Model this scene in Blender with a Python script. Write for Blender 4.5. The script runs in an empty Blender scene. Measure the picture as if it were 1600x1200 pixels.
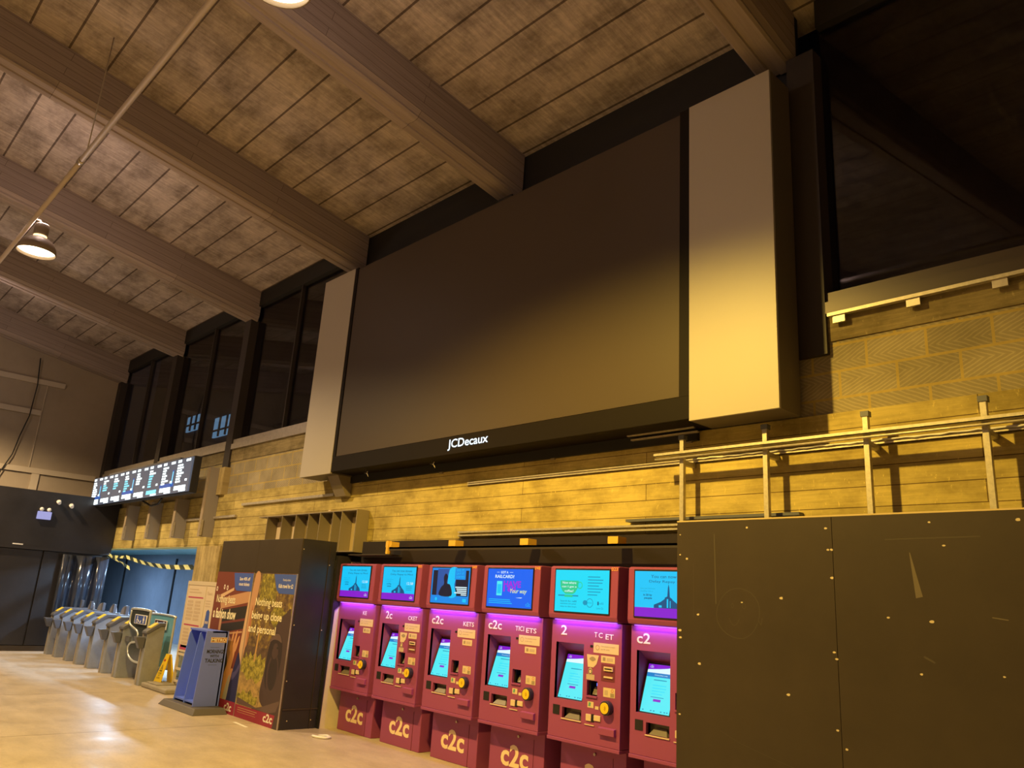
import bpy, bmesh, math, random
from mathutils import Vector, Matrix
random.seed(4)
S = bpy.context.scene
COL = S.collection
PI = math.pi

# ---------------------------------------------------------------- camera, world, exposure
cam_d = bpy.data.cameras.new('camera')
cam = bpy.data.objects.new('camera', cam_d); COL.objects.link(cam)
cam_d.sensor_width = 36.0
cam_d.lens = 1223.717 / 1600.0 * 36.0
cam_d.clip_end = 300
cam.matrix_world = Matrix((
    (0.68461342, 0.15704811, 0.71178674, 0.0),
    (0.7262744, -0.22988164, -0.64782708, 0.0),
    (0.06188668, 0.9604636, -0.27144007, 1.6),
    (0, 0, 0, 1)))
S.camera = cam
S.view_settings.view_transform = 'Standard'
S.view_settings.look = 'None'
S.view_settings.exposure = 0.0
S.view_settings.gamma = 1.0
S.view_settings.use_curve_mapping = False
w = bpy.data.worlds.new('night'); S.world = w; w.use_nodes = True
w.node_tree.nodes['Background'].inputs[0].default_value = (0.10, 0.11, 0.16, 1)
w.node_tree.nodes['Background'].inputs[1].default_value = 0.03
# lamps of the hall, then the added rear fill row: (x, y, spot power, colour)
LAMPS = [(-12.20, 1.86, 1000, (1.0, 0.70, 0.36)),
         (-4.92, 1.85, 2300, (1.0, 0.645, 0.11)),
         (-19.0, 1.86, 1500, (1.0, 0.70, 0.36)),
         (-12.20, -3.6, 110, (1.0, 0.74, 0.58)),  # unseen rear row from here on, added to brighten floor and ceiling
         (-4.90, -3.6, 50, (1.0, 0.74, 0.58)),
         (2.60, -3.6, 50, (1.0, 0.74, 0.58))]
LAMP_Z = 5.97
LEAK = 36.0

# ---------------------------------------------------------------- materials
def mat(name, col, rough=0.6, metal=0.0, emit=None, estr=0.0, spec=0.5, coat=0.0):
    m = bpy.data.materials.new(name); m.use_nodes = True
    b = m.node_tree.nodes['Principled BSDF']
    b.inputs['Base Color'].default_value = (*col, 1)
    b.inputs['Roughness'].default_value = rough
    b.inputs['Metallic'].default_value = metal
    b.inputs['Specular IOR Level'].default_value = spec
    b.inputs['Coat Weight'].default_value = coat
    if emit:
        b.inputs['Emission Color'].default_value = (*emit, 1)
        b.inputs['Emission Strength'].default_value = estr
    return m

def nodes(m):
    nt = m.node_tree
    return nt, nt.nodes, nt.links, nt.nodes['Principled BSDF']

def coord(nt, order='xyz', scale=(1, 1, 1)):
    tc = nt.nodes.new('ShaderNodeTexCoord')
    sp = nt.nodes.new('ShaderNodeSeparateXYZ'); nt.links.new(tc.outputs['Object'], sp.inputs[0])
    cb = nt.nodes.new('ShaderNodeCombineXYZ')
    for i, c in enumerate(order):
        if c != '0':
            mu = nt.nodes.new('ShaderNodeMath'); mu.operation = 'MULTIPLY'
            mu.inputs[1].default_value = scale[i]
            nt.links.new(sp.outputs['xyz'.index(c)], mu.inputs[0])
            nt.links.new(mu.outputs[0], cb.inputs[i])
    return cb.outputs[0]

def noise(nt, vec, sc, det=5, rough=0.6):
    n = nt.nodes.new('ShaderNodeTexNoise'); n.inputs['Scale'].default_value = sc
    n.inputs['Detail'].default_value = det; n.inputs['Roughness'].default_value = rough
    nt.links.new(vec, n.inputs['Vector']); return n.outputs['Fac']

def ramp(nt, fac, stops):
    r = nt.nodes.new('ShaderNodeValToRGB'); e = r.color_ramp.elements
    while len(e) < len(stops): e.new(0.5)
    for i, (p, c) in enumerate(stops):
        e[i].position = p; e[i].color = (*c, 1) if len(c) == 3 else c
    nt.links.new(fac, r.inputs[0]); return r.outputs[0]

def mixc(nt, fac, a, b, mode='MIX'):
    m = nt.nodes.new('ShaderNodeMix'); m.data_type = 'RGBA'; m.blend_type = mode
    for s, v in ((m.inputs[0], fac), (m.inputs[6], a), (m.inputs[7], b)):
        if hasattr(v, 'is_linked'): nt.links.new(v, s)
        elif isinstance(v, tuple): s.default_value = (*v, 1)
        else: s.default_value = v
    return m.outputs[2]

def bump(nt, b, h, s=0.3, d=0.01):
    n = nt.nodes.new('ShaderNodeBump'); n.inputs['Strength'].default_value = s
    n.inputs['Distance'].default_value = d
    nt.links.new(h, n.inputs['Height']); nt.links.new(n.outputs[0], b.inputs['Normal'])

def brick(nt, vec, wd, ht, mortar, c1, c2, cm, off=0.5):
    n = nt.nodes.new('ShaderNodeTexBrick')
    n.inputs['Scale'].default_value = 1
    n.inputs['Brick Width'].default_value = wd; n.inputs['Row Height'].default_value = ht
    n.inputs['Mortar Size'].default_value = mortar; n.inputs['Mortar Smooth'].default_value = 0.1
    n.inputs['Color1'].default_value = (*c1, 1); n.inputs['Color2'].default_value = (*c2, 1)
    n.inputs['Mortar'].default_value = (*cm, 1); n.offset = off
    nt.links.new(vec, n.inputs['Vector']); return n

def board_concrete(name, base, seam, row=0.155, lo=0.78, hi=1.12, order='xz0', width=4.6, yoff=0.0):
    m = mat(name, base, 0.85, spec=0.25); nt, N, L, b = nodes(m)
    v = coord(nt, order)
    # the joints wander a little
    nz = noise(nt, coord(nt, order, (0.5, 0.5, 1)), 1.3, 3)
    c1 = tuple(x * 0.93 for x in base); c2 = tuple(min(1, x * 1.08) for x in base)
    br = brick(nt, v, width, row, 0.0035, c1, c2, seam, 0.37)
    st = ramp(nt, noise(nt, coord(nt, order, (2.2, 34, 1)), 1.0, 6, 0.7), [(0.3, (lo,) * 3), (0.7, (hi,) * 3)])
    c = mixc(nt, 1.0, br.outputs['Color'], st, 'MULTIPLY')
    st2 = ramp(nt, noise(nt, coord(nt, order, (1.1, 1.6, 1)), 1.6, 6, 0.65), [(0.34, (0.55, 0.52, 0.45)), (0.6, (1.16,) * 3)])
    c = mixc(nt, 0.85, c, st2, 'MULTIPLY')
    # pale leached specks and drips
    sp = ramp(nt, noise(nt, coord(nt, order, (14, 5, 1)), 2.2, 5, 0.8), [(0.60, (0, 0, 0)), (0.72, (.8, .8, .8))])
    c = mixc(nt, sp, c, tuple(min(1, x * 1.9) for x in base))
    L.new(c, b.inputs['Base Color'])
    h = mixc(nt, 0.5, br.outputs['Color'], st)
    bump(nt, b, h, 0.5, 0.012)
    return m

M = {}
M['concrete'] = board_concrete('board marked concrete', (0.50, 0.40, 0.135), (0.14, 0.09, 0.035))
M['pier'] = board_concrete('upright board concrete', (0.46, 0.36, 0.155), (0.13, 0.09, 0.04), row=0.13, order='zx0', width=6)

def block_mat():
    m = mat('concrete blockwork', (0.36, 0.31, 0.2), 0.9, spec=0.2); nt, N, L, b = nodes(m)
    v = coord(nt, 'xz0')
    br = brick(nt, v, 0.45, 0.225, 0.011, (0.34, 0.29, 0.18), (0.41, 0.35, 0.22), (0.46, 0.35, 0.12))
    # tooled striations slanting up and down
    sx = N.new('ShaderNodeSeparateXYZ'); L.new(v, sx.inputs[0])
    pp = N.new('ShaderNodeMath'); pp.operation = 'PINGPONG'; pp.inputs[1].default_value = 0.16
    L.new(sx.outputs[1], pp.inputs[0])
    dv = N.new('ShaderNodeMath'); dv.operation = 'MULTIPLY_ADD'; dv.inputs[1].default_value = 1.9
    L.new(pp.outputs[0], dv.inputs[0]); L.new(sx.outputs[0], dv.inputs[2])
    sn = N.new('ShaderNodeMath'); sn.operation = 'MULTIPLY'; sn.inputs[1].default_value = 105
    L.new(dv.outputs[0], sn.inputs[0])
    ad = N.new('ShaderNodeMath'); ad.operation = 'MULTIPLY_ADD'; ad.inputs[1].default_value = 9.0
    L.new(noise(nt, v, 3.5, 4), ad.inputs[0]); L.new(sn.outputs[0], ad.inputs[2])
    s2 = N.new('ShaderNodeMath'); s2.operation = 'SINE'; L.new(ad.outputs[0], s2.inputs[0])
    st = ramp(nt, s2.outputs[0], [(0.1, (0.82,) * 3), (0.9, (1.10,) * 3)])
    stm = mixc(nt, br.outputs['Fac'], st, (1.0, 1.0, 1.0))
    c = mixc(nt, 0.9, br.outputs['Color'], stm, 'MULTIPLY')
    st2 = ramp(nt, noise(nt, v, 2.1, 6, 0.65), [(0.3, (0.66,) * 3), (0.65, (1.1,) * 3)])
    c = mixc(nt, 0.8, c, st2, 'MULTIPLY')
    L.new(c, b.inputs['Base Color'])
    bump(nt, b, c, 0.6, 0.012)
    return m
M['block'] = block_mat()
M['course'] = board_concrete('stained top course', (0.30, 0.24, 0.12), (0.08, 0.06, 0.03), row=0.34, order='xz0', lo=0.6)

def ceiling_mat():
    m = mat('precast ceiling planks', (0.42, 0.33, 0.25), 0.9, spec=0.2); nt, N, L, b = nodes(m)
    v = coord(nt, 'xy0')
    br = brick(nt, v, 60, 0.468, 0.014, (0.45, 0.385, 0.35), (0.39, 0.33, 0.30), (0.13, 0.10, 0.085), 0.5)
    # streaks running across each plank
    st = ramp(nt, noise(nt, coord(nt, 'xy0', (20, 2.0, 1)), 1.0, 6, 0.75), [(0.3, (0.62,) * 3), (0.52, (1.0,) * 3), (0.68, (1.40,) * 3)])
    c = mixc(nt, 0.75, br.outputs['Color'], st, 'MULTIPLY')
    st2 = ramp(nt, noise(nt, coord(nt, 'xy0', (0.9, 1.5, 1)), 1.5, 7, 0.7), [(0.34, (0.52, 0.50, 0.48)), (0.58, (1.16,) * 3)])
    c = mixc(nt, 0.95, c, st2, 'MULTIPLY')
    L.new(c, b.inputs['Base Color']); bump(nt, b, c, 0.5, 0.012)
    return m
M['ceiling'] = ceiling_mat()

def beam_mat():
    m = mat('board marked beam concrete', (0.36, 0.27, 0.2), 0.85, spec=0.2); nt, N, L, b = nodes(m)
    tc = N.new('ShaderNodeTexCoord')
    mp = N.new('ShaderNodeMapping'); mp.inputs['Scale'].default_value = (1, 1, 1)
    mp.inputs['Rotation'].default_value = (math.atan(0.182), 0, 0)
    L.new(tc.outputs['Object'], mp.inputs[0])
    sp = N.new('ShaderNodeSeparateXYZ'); L.new(mp.outputs[0], sp.inputs[0])
    cb = N.new('ShaderNodeCombineXYZ')
    L.new(sp.outputs[1], cb.inputs[0]); L.new(sp.outputs[2], cb.inputs[1])
    br = brick(nt, cb.outputs[0], 3.1, 0.118, 0.003, (0.30, 0.245, 0.225), (0.36, 0.295, 0.27), (0.16, 0.12, 0.10), 0.43)
    mp2 = N.new('ShaderNodeMapping'); mp2.inputs['Scale'].default_value = (22, 0.9, 38)
    L.new(mp.outputs[0], mp2.inputs[0])
    st = ramp(nt, noise(nt, mp2.outputs[0], 1.0, 6, 0.7), [(0.3, (0.76,) * 3), (0.7, (1.15,) * 3)])
    c = mixc(nt, 0.8, br.outputs['Color'], st, 'MULTIPLY')
    L.new(c, b.inputs['Base Color']); bump(nt, b, c, 0.4, 0.01)
    return m
M['beam'] = beam_mat()

def floor_mat():
    m = mat('cream terrazzo floor', (0.6, 0.5, 0.38), 0.38, spec=0.35); nt, N, L, b = nodes(m)
    v = coord(nt, 'xy0')
    br = brick(nt, coord(nt, 'yx0'), 90, 3.25, 0.011, (0.53, 0.45, 0.35), (0.51, 0.43, 0.335), (0.25, 0.19, 0.12), 0.5)
    st = ramp(nt, noise(nt, coord(nt, 'xy0', (0.8, 1.6, 1)), 2.2, 9, 0.8), [(0.3, (0.66,) * 3), (0.62, (1.06,) * 3)])
    c = mixc(nt, 0.8, br.outputs['Color'], st, 'MULTIPLY')
    fl = ramp(nt, noise(nt, v, 45, 3, 0.6), [(0.3, (0.9,) * 3), (0.7, (1.06,) * 3)])
    c = mixc(nt, 0.8, c, fl, 'MULTIPLY')
    L.new(c, b.inputs['Base Color'])
    r = ramp(nt, noise(nt, v, 2.0, 5), [(0.3, (0.30,) * 3), (0.7, (0.48,) * 3)])
    L.new(r, b.inputs['Roughness'])
    return m
M['floor'] = floor_mat()

def mottled(name, col, var=0.25, rough=0.5, sc=2.0, spec=0.5, scr=0.0, metal=0.0):
    m = mat(name, col, rough, spec=spec, metal=metal); nt, N, L, b = nodes(m)
    tc = N.new('ShaderNodeTexCoord')
    st = ramp(nt, noise(nt, tc.outputs['Object'], sc, 7, 0.7), [(0.3, tuple(x * (1 - var) for x in col)), (0.7, tuple(min(1, x * (1 + var)) for x in col))])
    L.new(st, b.inputs['Base Color'])
    return m
M['hoarding'] = mottled('dark painted plywood', (0.046, 0.034, 0.024), 0.16, 0.45, 1.1, 0.4)
M['darkboard'] = mat('near black brown board', (0.022, 0.016, 0.013), 0.4)
M['black'] = mottled('black painted board', (0.022, 0.021, 0.026), 0.3, 0.35, 1.5, 0.5)
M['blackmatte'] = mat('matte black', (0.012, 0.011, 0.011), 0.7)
M['screen'] = mat('unlit led display', (0.066, 0.049, 0.037), 0.5, spec=0.3)
M['bezel'] = mat('black bezel', (0.012, 0.009, 0.008), 0.6, spec=0.1)
M['panel'] = mat('grey satin cladding', (0.42, 0.385, 0.34), 0.46, spec=0.5)
M['panelside'] = mat('cladding return', (0.30, 0.27, 0.23), 0.6)
M['panelbox'] = mat('casing in painted shade', (0.13, 0.11, 0.085), 0.55)  # darkened below the front cladding to paint in the shade of the sides
M['gable'] = mottled('grey gable cladding', (0.36, 0.30, 0.23), 0.12, 0.5, 0.5, 0.4)
M['gable_reflection'] = mat('pale gable reflections and mullions', (0.52, 0.45, 0.36), 0.5)
M['alu'] = mottled('brushed aluminium', (0.52, 0.47, 0.40), 0.15, 0.42, 12, 0.5, metal=0.7)
M['galv'] = mottled('galvanised steel', (0.55, 0.50, 0.40), 0.2, 0.45, 25, 0.5, metal=0.55)
M['brownrail'] = mat('brown anodised frame', (0.07, 0.052, 0.038), 0.4, metal=0.2)
M['darkframe'] = mat('dark window post', (0.034, 0.026, 0.022), 0.6)
M['conduit'] = mat('grey painted trunking', (0.55, 0.47, 0.42), 0.5)
M['steel'] = mottled('brushed steel', (0.34, 0.36, 0.41), 0.12, 0.4, 5, 0.5, metal=0.4)
M['steel_dark'] = mat('dark grey casing', (0.11, 0.115, 0.14), 0.45)
M['rail'] = mat('pale satin tube', (0.62, 0.66, 0.66), 0.3, metal=0.5)
M['yellow'] = mat('yellow reader pad', (0.80, 0.60, 0.04), 0.5)
M['signyellow'] = mat('yellow plastic', (0.85, 0.60, 0.02), 0.45)
M['whitewall'] = mottled('off white painted wall', (0.66, 0.60, 0.50), 0.08, 0.6, 3)
M['bluewall'] = mottled('glossy blue grey boards', (0.25, 0.29, 0.37), 0.2, 0.35, 0.8, 0.5)
M['blueceil'] = mottled('teal soffit', (0.20, 0.42, 0.48), 0.35, 0.4, 2.5, 0.5)
M['maroon'] = mat('maroon painted steel', (0.30, 0.066, 0.19), 0.45, spec=0.35)
M['maroon_dark'] = mat('maroon steel side', (0.16, 0.03, 0.055), 0.5)
M['slot'] = mat('black slot', (0.012, 0.012, 0.014), 0.4)
M['tray'] = mat('smoked tray', (0.10, 0.085, 0.075), 0.25)
M['trayflap'] = mat('grey tray flap', (0.17, 0.15, 0.13), 0.35)
M['white'] = mat('white lettering', (0.80, 0.79, 0.78), 0.5)
M['cream'] = mat('cream lettering', (0.85, 0.68, 0.45), 0.5)
M['sticker'] = mat('cream sticker', (0.68, 0.55, 0.36), 0.5)
M['sticker_ink'] = mat('sticker print', (0.33, 0.26, 0.17), 0.6)
M['sticker_green'] = mat('green sticker', (0.12, 0.36, 0.24), 0.5)
M['coin'] = mat('yellow reader disc', (0.85, 0.58, 0.02), 0.4)
M['coin_ink'] = mat('reader print', (0.35, 0.22, 0.01), 0.5)
M['knobblack'] = mat('black reader ring', (0.03, 0.03, 0.045), 0.35)
M['orange'] = mat('orange numerals', (0.95, 0.42, 0.10), 0.5)
M['rack'] = mat('blue plastic', (0.11, 0.19, 0.85), 0.45)
M['rack_face'] = mat('blue grey plastic face', (0.15, 0.21, 0.92), 0.45)
M['rackbase'] = mat('dark grey base', (0.10, 0.09, 0.09), 0.6)
M['stand'] = mat('cream metal stand', (0.58, 0.50, 0.38), 0.5)
M['standbase'] = mottled('grey plastic base', (0.30, 0.27, 0.22), 0.15, 0.7, 6)
M['paper'] = mat('printed notice', (0.62, 0.52, 0.40), 0.6)
M['paper2'] = mat('notice text block', (0.52, 0.41, 0.30), 0.6)
M['magenta_ink'] = mat('magenta bar', (0.42, 0.05, 0.14), 0.6)
M['hand_blue'] = mat('blue print', (0.04, 0.09, 0.40), 0.6)
M['ink'] = mat('black ink', (0.02, 0.02, 0.02), 0.6)
M['steelbracket'] = mat('weathered steel bracket', (0.26, 0.215, 0.15), 0.6, spec=0.3)
M['timber_yellow'] = mat('yellow timber block', (0.70, 0.43, 0.06), 0.7)
M['scuff'] = mat('pale scuff', (0.13, 0.105, 0.075), 0.7)
M['scuff_b'] = mat('faint chalk line', (0.068, 0.054, 0.042), 0.8)
M['chip'] = mat('bare chip', (0.62, 0.52, 0.36), 0.7)
M['edge'] = mat('raw ply edge', (0.60, 0.47, 0.24), 0.7)
M['tape_y'] = mat('pale tape stripe', (0.75, 0.80, 0.40), 0.5)
M['tape_b'] = mat('dark tape stripe', (0.03, 0.05, 0.05), 0.5)
M['far'] = mottled('dark brick outside', (0.05, 0.045, 0.05), 0.3, 0.8)

def em(name, col, s=1.0):
    m = bpy.data.materials.new(name); m.use_nodes = True
    b = m.node_tree.nodes['Principled BSDF']
    b.inputs['Base Color'].default_value = (0.01, 0.01, 0.01, 1)
    b.inputs['Roughness'].default_value = 0.3
    b.inputs['Emission Color'].default_value = (*col, 1); b.inputs['Emission Strength'].default_value = s
    return m
E = {}
E['lens'] = em('lamp lens', (1.0, 0.80, 0.50), 9)
E['neck'] = em('lamp neck band', (1.0, 0.62, 0.22), 4)
E['cyan'] = em('cyan display', (0.0, 0.56, 0.95), 1.0)
E['cyan2'] = em('pale cyan display', (0.0, 0.72, 0.95), 1.0)
E['sky'] = em('touch display', (0.08, 0.83, 0.92), 1.0)
E['white'] = em('display white', (0.75, 0.95, 1.0), 1.0)
E['blue'] = em('blue display', (0.0, 0.13, 0.90), 1.0)
E['blue2'] = em('mid blue display', (0.0, 0.25, 0.80), 1.0)
E['bluebar'] = em('blue bar', (0.0, 0.22, 0.60), 1.0)
E['purple'] = em('purple display', (0.24, 0.01, 0.62), 1.0)
E['violet'] = em('violet lettering', (0.36, 0.02, 0.75), 1.0)
E['dk'] = em('dark display text', (0.0, 0.08, 0.22), 1.0)
E['dk2'] = em('muted display text', (0.0, 0.30, 0.50), 1.0)
E['black'] = em('display black', (0.005, 0.008, 0.03), 1.0)
E['green'] = em('green display', (0.02, 0.60, 0.28), 1.0)
E['yellow'] = em('yellow display', (0.70, 0.85, 0.35), 1.0)
E['skin'] = em('dim blue picture', (0.02, 0.09, 0.36), 1.0)
E['led'] = em('purple strip light', (0.42, 0.12, 1.0), 2)
E['logo'] = em('backlit letters', (0.80, 0.92, 1.0), 1.6)
E['board'] = em('departure board lit ground', (0.10, 0.115, 0.155), 0.9)
E['board_w'] = em('departure board text', (0.85, 1.0, 1.0), 2.2)
E['board_c'] = em('departure board cyan', (0.25, 0.80, 0.95), 1.2)
E['board_b'] = em('departure board blue', (0.02, 0.10, 0.42), 1.0)
E['pinblue'] = em('blue card reader light', (0.10, 0.20, 0.95), 1.2)
E['win'] = em('lit far window', (0.16, 0.34, 0.52), 0.9)
E['tubelight'] = em('cool fluorescent tube', (0.35, 0.65, 1.0), 12)
E['emerg'] = em('emergency light casing', (0.45, 0.45, 0.85), 0.8)

def glass_mat():
    m = bpy.data.materials.new('dark window glass'); m.use_nodes = True
    nt = m.node_tree; nt.nodes.clear()
    o = nt.nodes.new('ShaderNodeOutputMaterial')
    t = nt.nodes.new('ShaderNodeBsdfTransparent'); t.inputs[0].default_value = (0.8, 0.8, 0.83, 1)
    g = nt.nodes.new('ShaderNodeBsdfGlossy'); g.inputs['Roughness'].default_value = 0.02
    g.inputs['Color'].default_value = (0.8, 0.8, 0.8, 1)
    ge = nt.nodes.new('ShaderNodeNewGeometry')
    dt = nt.nodes.new('ShaderNodeVectorMath'); dt.operation = 'DOT_PRODUCT'
    nt.links.new(ge.outputs['Incoming'], dt.inputs[0]); nt.links.new(ge.outputs['Normal'], dt.inputs[1])
    ch = dt.outputs['Value']
    for op, v in (('ABSOLUTE', 0), ('SUBTRACT', 1.0), ('POWER', 5.0), ('MULTIPLY_ADD', 0.96)):
        q = nt.nodes.new('ShaderNodeMath'); q.operation = op
        if op == 'SUBTRACT': q.inputs[0].default_value = 1.0; nt.links.new(ch, q.inputs[1])
        else:
            nt.links.new(ch, q.inputs[0]); q.inputs[1].default_value = v
            if op == 'MULTIPLY_ADD': q.inputs[2].default_value = 0.045
        ch = q.outputs[0]
    f = q
    x = nt.nodes.new('ShaderNodeMixShader')
    nt.links.new(f.outputs[0], x.inputs[0]); nt.links.new(t.outputs[0], x.inputs[1])
    nt.links.new(g.outputs[0], x.inputs[2]); nt.links.new(x.outputs[0], o.inputs[0])
    return m
M['glass'] = glass_mat()

# ---------------------------------------------------------------- mesh helpers
class MB:
    def __init__(s): s.v = []; s.f = []; s.mi = []; s.sm = []
    def add(s, vs, fs, mi=0, smooth=False):
        o = len(s.v); s.v += [tuple(p) for p in vs]
        s.f += [tuple(i + o for i in f) for f in fs]
        s.mi += [mi] * len(fs); s.sm += [smooth] * len(fs); return s
    def box(s, x0, x1, y0, y1, z0, z1, mi=0):
        return s.add([(x0, y0, z0), (x1, y0, z0), (x1, y1, z0), (x0, y1, z0), (x0, y0, z1), (x1, y0, z1), (x1, y1, z1), (x0, y1, z1)],
                     [(0, 3, 2, 1), (4, 5, 6, 7), (0, 1, 5, 4), (1, 2, 6, 5), (2, 3, 7, 6), (3, 0, 4, 7)], mi)
    def hexa(s, p, mi=0):   # eight corners, bottom four then top four
        return s.add(p, [(0, 3, 2, 1), (4, 5, 6, 7), (0, 1, 5, 4), (1, 2, 6, 5), (2, 3, 7, 6), (3, 0, 4, 7)], mi)
    def prism(s, poly, axis, a, b, mi=0, smooth=False):   # poly in the two other axes
        def P(u, v, t):
            return {'x': (t, u, v), 'y': (u, t, v), 'z': (u, v, t)}[axis]
        n = len(poly)
        vs = [P(u, v, a) for u, v in poly] + [P(u, v, b) for u, v in poly]
        fs = [tuple(range(n))[::-1], tuple(range(n, 2 * n))]
        s.add(vs, fs, mi)
        return s.add(vs, [(i, (i + 1) % n, (i + 1) % n + n, i + n) for i in range(n)], mi, smooth)
    def cyl(s, p0, p1, r0, r1=None, n=16, mi=0, caps=True):
        if r1 is None: r1 = r0
        p0 = Vector(p0); p1 = Vector(p1); d = (p1 - p0).normalized()
        a = d.orthogonal().normalized(); b = d.cross(a)
        vs = []
        for p, r in ((p0, r0), (p1, r1)):
            for i in range(n):
                t = 2 * PI * i / n; vs.append(p + a * r * math.cos(t) + b * r * math.sin(t))
        s.add(vs, [(i, (i + 1) % n, (i + 1) % n + n, i + n) for i in range(n)], mi, True)
        if caps: s.add(vs, [tuple(range(n))[::-1], tuple(range(n, 2 * n))], mi)
        return s
    def tube(s, pts, r, n=8, mi=0, closed=False):
        pts = [Vector(p) for p in pts]; m = len(pts); rings = []
        up = None
        for i, p in enumerate(pts):
            if closed: d = pts[(i + 1) % m] - pts[i - 1]
            else: d = pts[min(i + 1, m - 1)] - pts[max(i - 1, 0)]
            d.normalize()
            if up is None: up = d.orthogonal().normalized()
            a = (up - d * up.dot(d)).normalized(); up = a; b = d.cross(a)
            rings.append([p + (a * math.cos(2 * PI * k / n) + b * math.sin(2 * PI * k / n)) * r for k in range(n)])
        vs = [q for ring in rings for q in ring]; fs = []
        for i in range(m if closed else m - 1):
            j = (i + 1) % m
            for k in range(n):
                fs.append((i * n + k, i * n + (k + 1) % n, j * n + (k + 1) % n, j * n + k))
        s.add(vs, fs, mi, True)
        if not closed: s.add(vs, [tuple(range(n))[::-1], tuple(range((m - 1) * n, m * n))], mi)
        return s
    def lathe(s, prof, c, n=32, mi=0):   # prof: (r, z) about the vertical through c
        vs = []
        for r, z in prof:
            for i in range(n):
                t = 2 * PI * i / n; vs.append((c[0] + r * math.cos(t), c[1] + r * math.sin(t), c[2] + z))
        fs = []
        for j in range(len(prof) - 1):
            for i in range(n):
                fs.append((j * n + i, j * n + (i + 1) % n, (j + 1) * n + (i + 1) % n, (j + 1) * n + i))
        return s.add(vs, fs, mi, True)
    def build(s, name, mats, parent=None, bevel=0, kind=None, seg=2):
        me = bpy.data.meshes.new(name); me.from_pydata(s.v, [], s.f)
        for m in (mats if isinstance(mats, list) else [mats]): me.materials.append(m)
        for p, mi, sm in zip(me.polygons, s.mi, s.sm): p.material_index = mi; p.use_smooth = sm
        bmm = bmesh.new(); bmm.from_mesh(me)
        bmesh.ops.remove_doubles(bmm, verts=bmm.verts, dist=1e-6)
        bmesh.ops.recalc_face_normals(bmm, faces=bmm.faces); bmm.to_mesh(me); bmm.free()
        o = bpy.data.objects.new(name, me); COL.objects.link(o)
        if parent: o.parent = parent
        if bevel:
            md = o.modifiers.new('bevel', 'BEVEL'); md.width = bevel; md.segments = seg
            md.limit_method = 'ANGLE'; md.angle_limit = 0.7
        if kind: o['kind'] = kind
        return o

def thing(name, label, cat, loc=(0, 0, 0), rotz=0, group=None):
    o = bpy.data.objects.new(name, None); COL.objects.link(o); o.empty_display_size = 0.2
    o.location = loc; o.rotation_euler = (0, 0, rotz); o['label'] = label; o['category'] = cat
    if group: o['group'] = group
    return o
def tag(o, label, cat, group=None):
    o['label'] = label; o['category'] = cat
    if group: o['group'] = group
    return o

_txt = {}
def text_geo(s, bold=0.0, shear=0.0):
    k = (s, bold, shear)
    if k in _txt: return _txt[k]
    c = bpy.data.curves.new('t', 'FONT'); c.body = s; c.offset = bold; c.shear = shear
    c.resolution_u = 3; c.fill_mode = 'BOTH'; c.extrude = 0; c.size = 1
    o = bpy.data.objects.new('t', c); COL.objects.link(o)
    dg = bpy.context.evaluated_depsgraph_get()
    me = bpy.data.meshes.new_from_object(o.evaluated_get(dg))
    vs = [v.co[:2] for v in me.vertices]; fs = [tuple(p.vertices) for p in me.polygons]
    bpy.data.objects.remove(o); bpy.data.curves.remove(c); bpy.data.meshes.remove(me)
    x0 = min(v[0] for v in vs); x1 = max(v[0] for v in vs); y0 = min(v[1] for v in vs); y1 = max(v[1] for v in vs)
    vs = [((a - x0) / (x1 - x0), (b - y0) / (y1 - y0)) for a, b in vs]
    _txt[k] = (vs, fs); return _txt[k]

def text(mb, fr, s, u, v, wd, ht, d=0.0015, mi=0, bold=0.0, shear=0.0):
    """fr(u, v, d) -> point; lettering fitted into the rectangle"""
    vs, fs = text_geo(s, bold, shear)
    mb.add([fr(u + a * wd, v + b * ht, d) for a, b in vs], fs, mi)

def F_front(x0=0, y=0, z0=0):      # faces -Y
    return lambda u, v, d: (x0 + u, y - d, z0 + v)
def F_right(x=0, y0=0, z0=0):      # faces +X, u runs along +Y
    return lambda u, v, d: (x + d, y0 + u, z0 + v)

def poly(mb, fr, pts, d, mi):
    mb.add([fr(u, v, d) for u, v in pts], [tuple(range(len(pts)))], mi)
def rect(mb, fr, u0, v0, u1, v1, d, mi):
    poly(mb, fr, [(u0, v0), (u1, v0), (u1, v1), (u0, v1)], d, mi)
def ell(cu, cv, a, b, n=24, t0=0, t1=2 * PI):
    return [(cu + a * math.cos(t0 + (t1 - t0) * i / n), cv + b * math.sin(t0 + (t1 - t0) * i / n)) for i in range(n if t1 - t0 > 6.28 else n + 1)]
def smooth(pts, k=4):
    out = []; n = len(pts)
    for i in range(n):
        p0, p1, p2, p3 = (Vector(pts[(i + j - 1) % n]) for j in range(4))
        for q in range(k):
            t = q / k
            out.append(tuple(0.5 * ((2 * p1) + (p2 - p0) * t + (2 * p0 - 5 * p1 + 4 * p2 - p3) * t * t + (3 * p1 - p0 - 3 * p2 + p3) * t ** 3)))
    return out
def lines(mb, fr, u0, v1, wd, n, lh, d, mi, jit=0.3, th=0.35):
    for i in range(n):
        f = 1 - random.random() * jit
        rect(mb, fr, u0, v1 - i * lh - lh * th, u0 + wd * f, v1 - i * lh, d, mi)

# ---------------------------------------------------------------- setting
YW = 6.0          # face of the concrete band
SL = -0.182
def zc(y): return 7.315 + SL * (y - 6.1)       # ceiling underside
def zs(y): return 6.70 + SL * (y - 6.1)        # beam soffit

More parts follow.
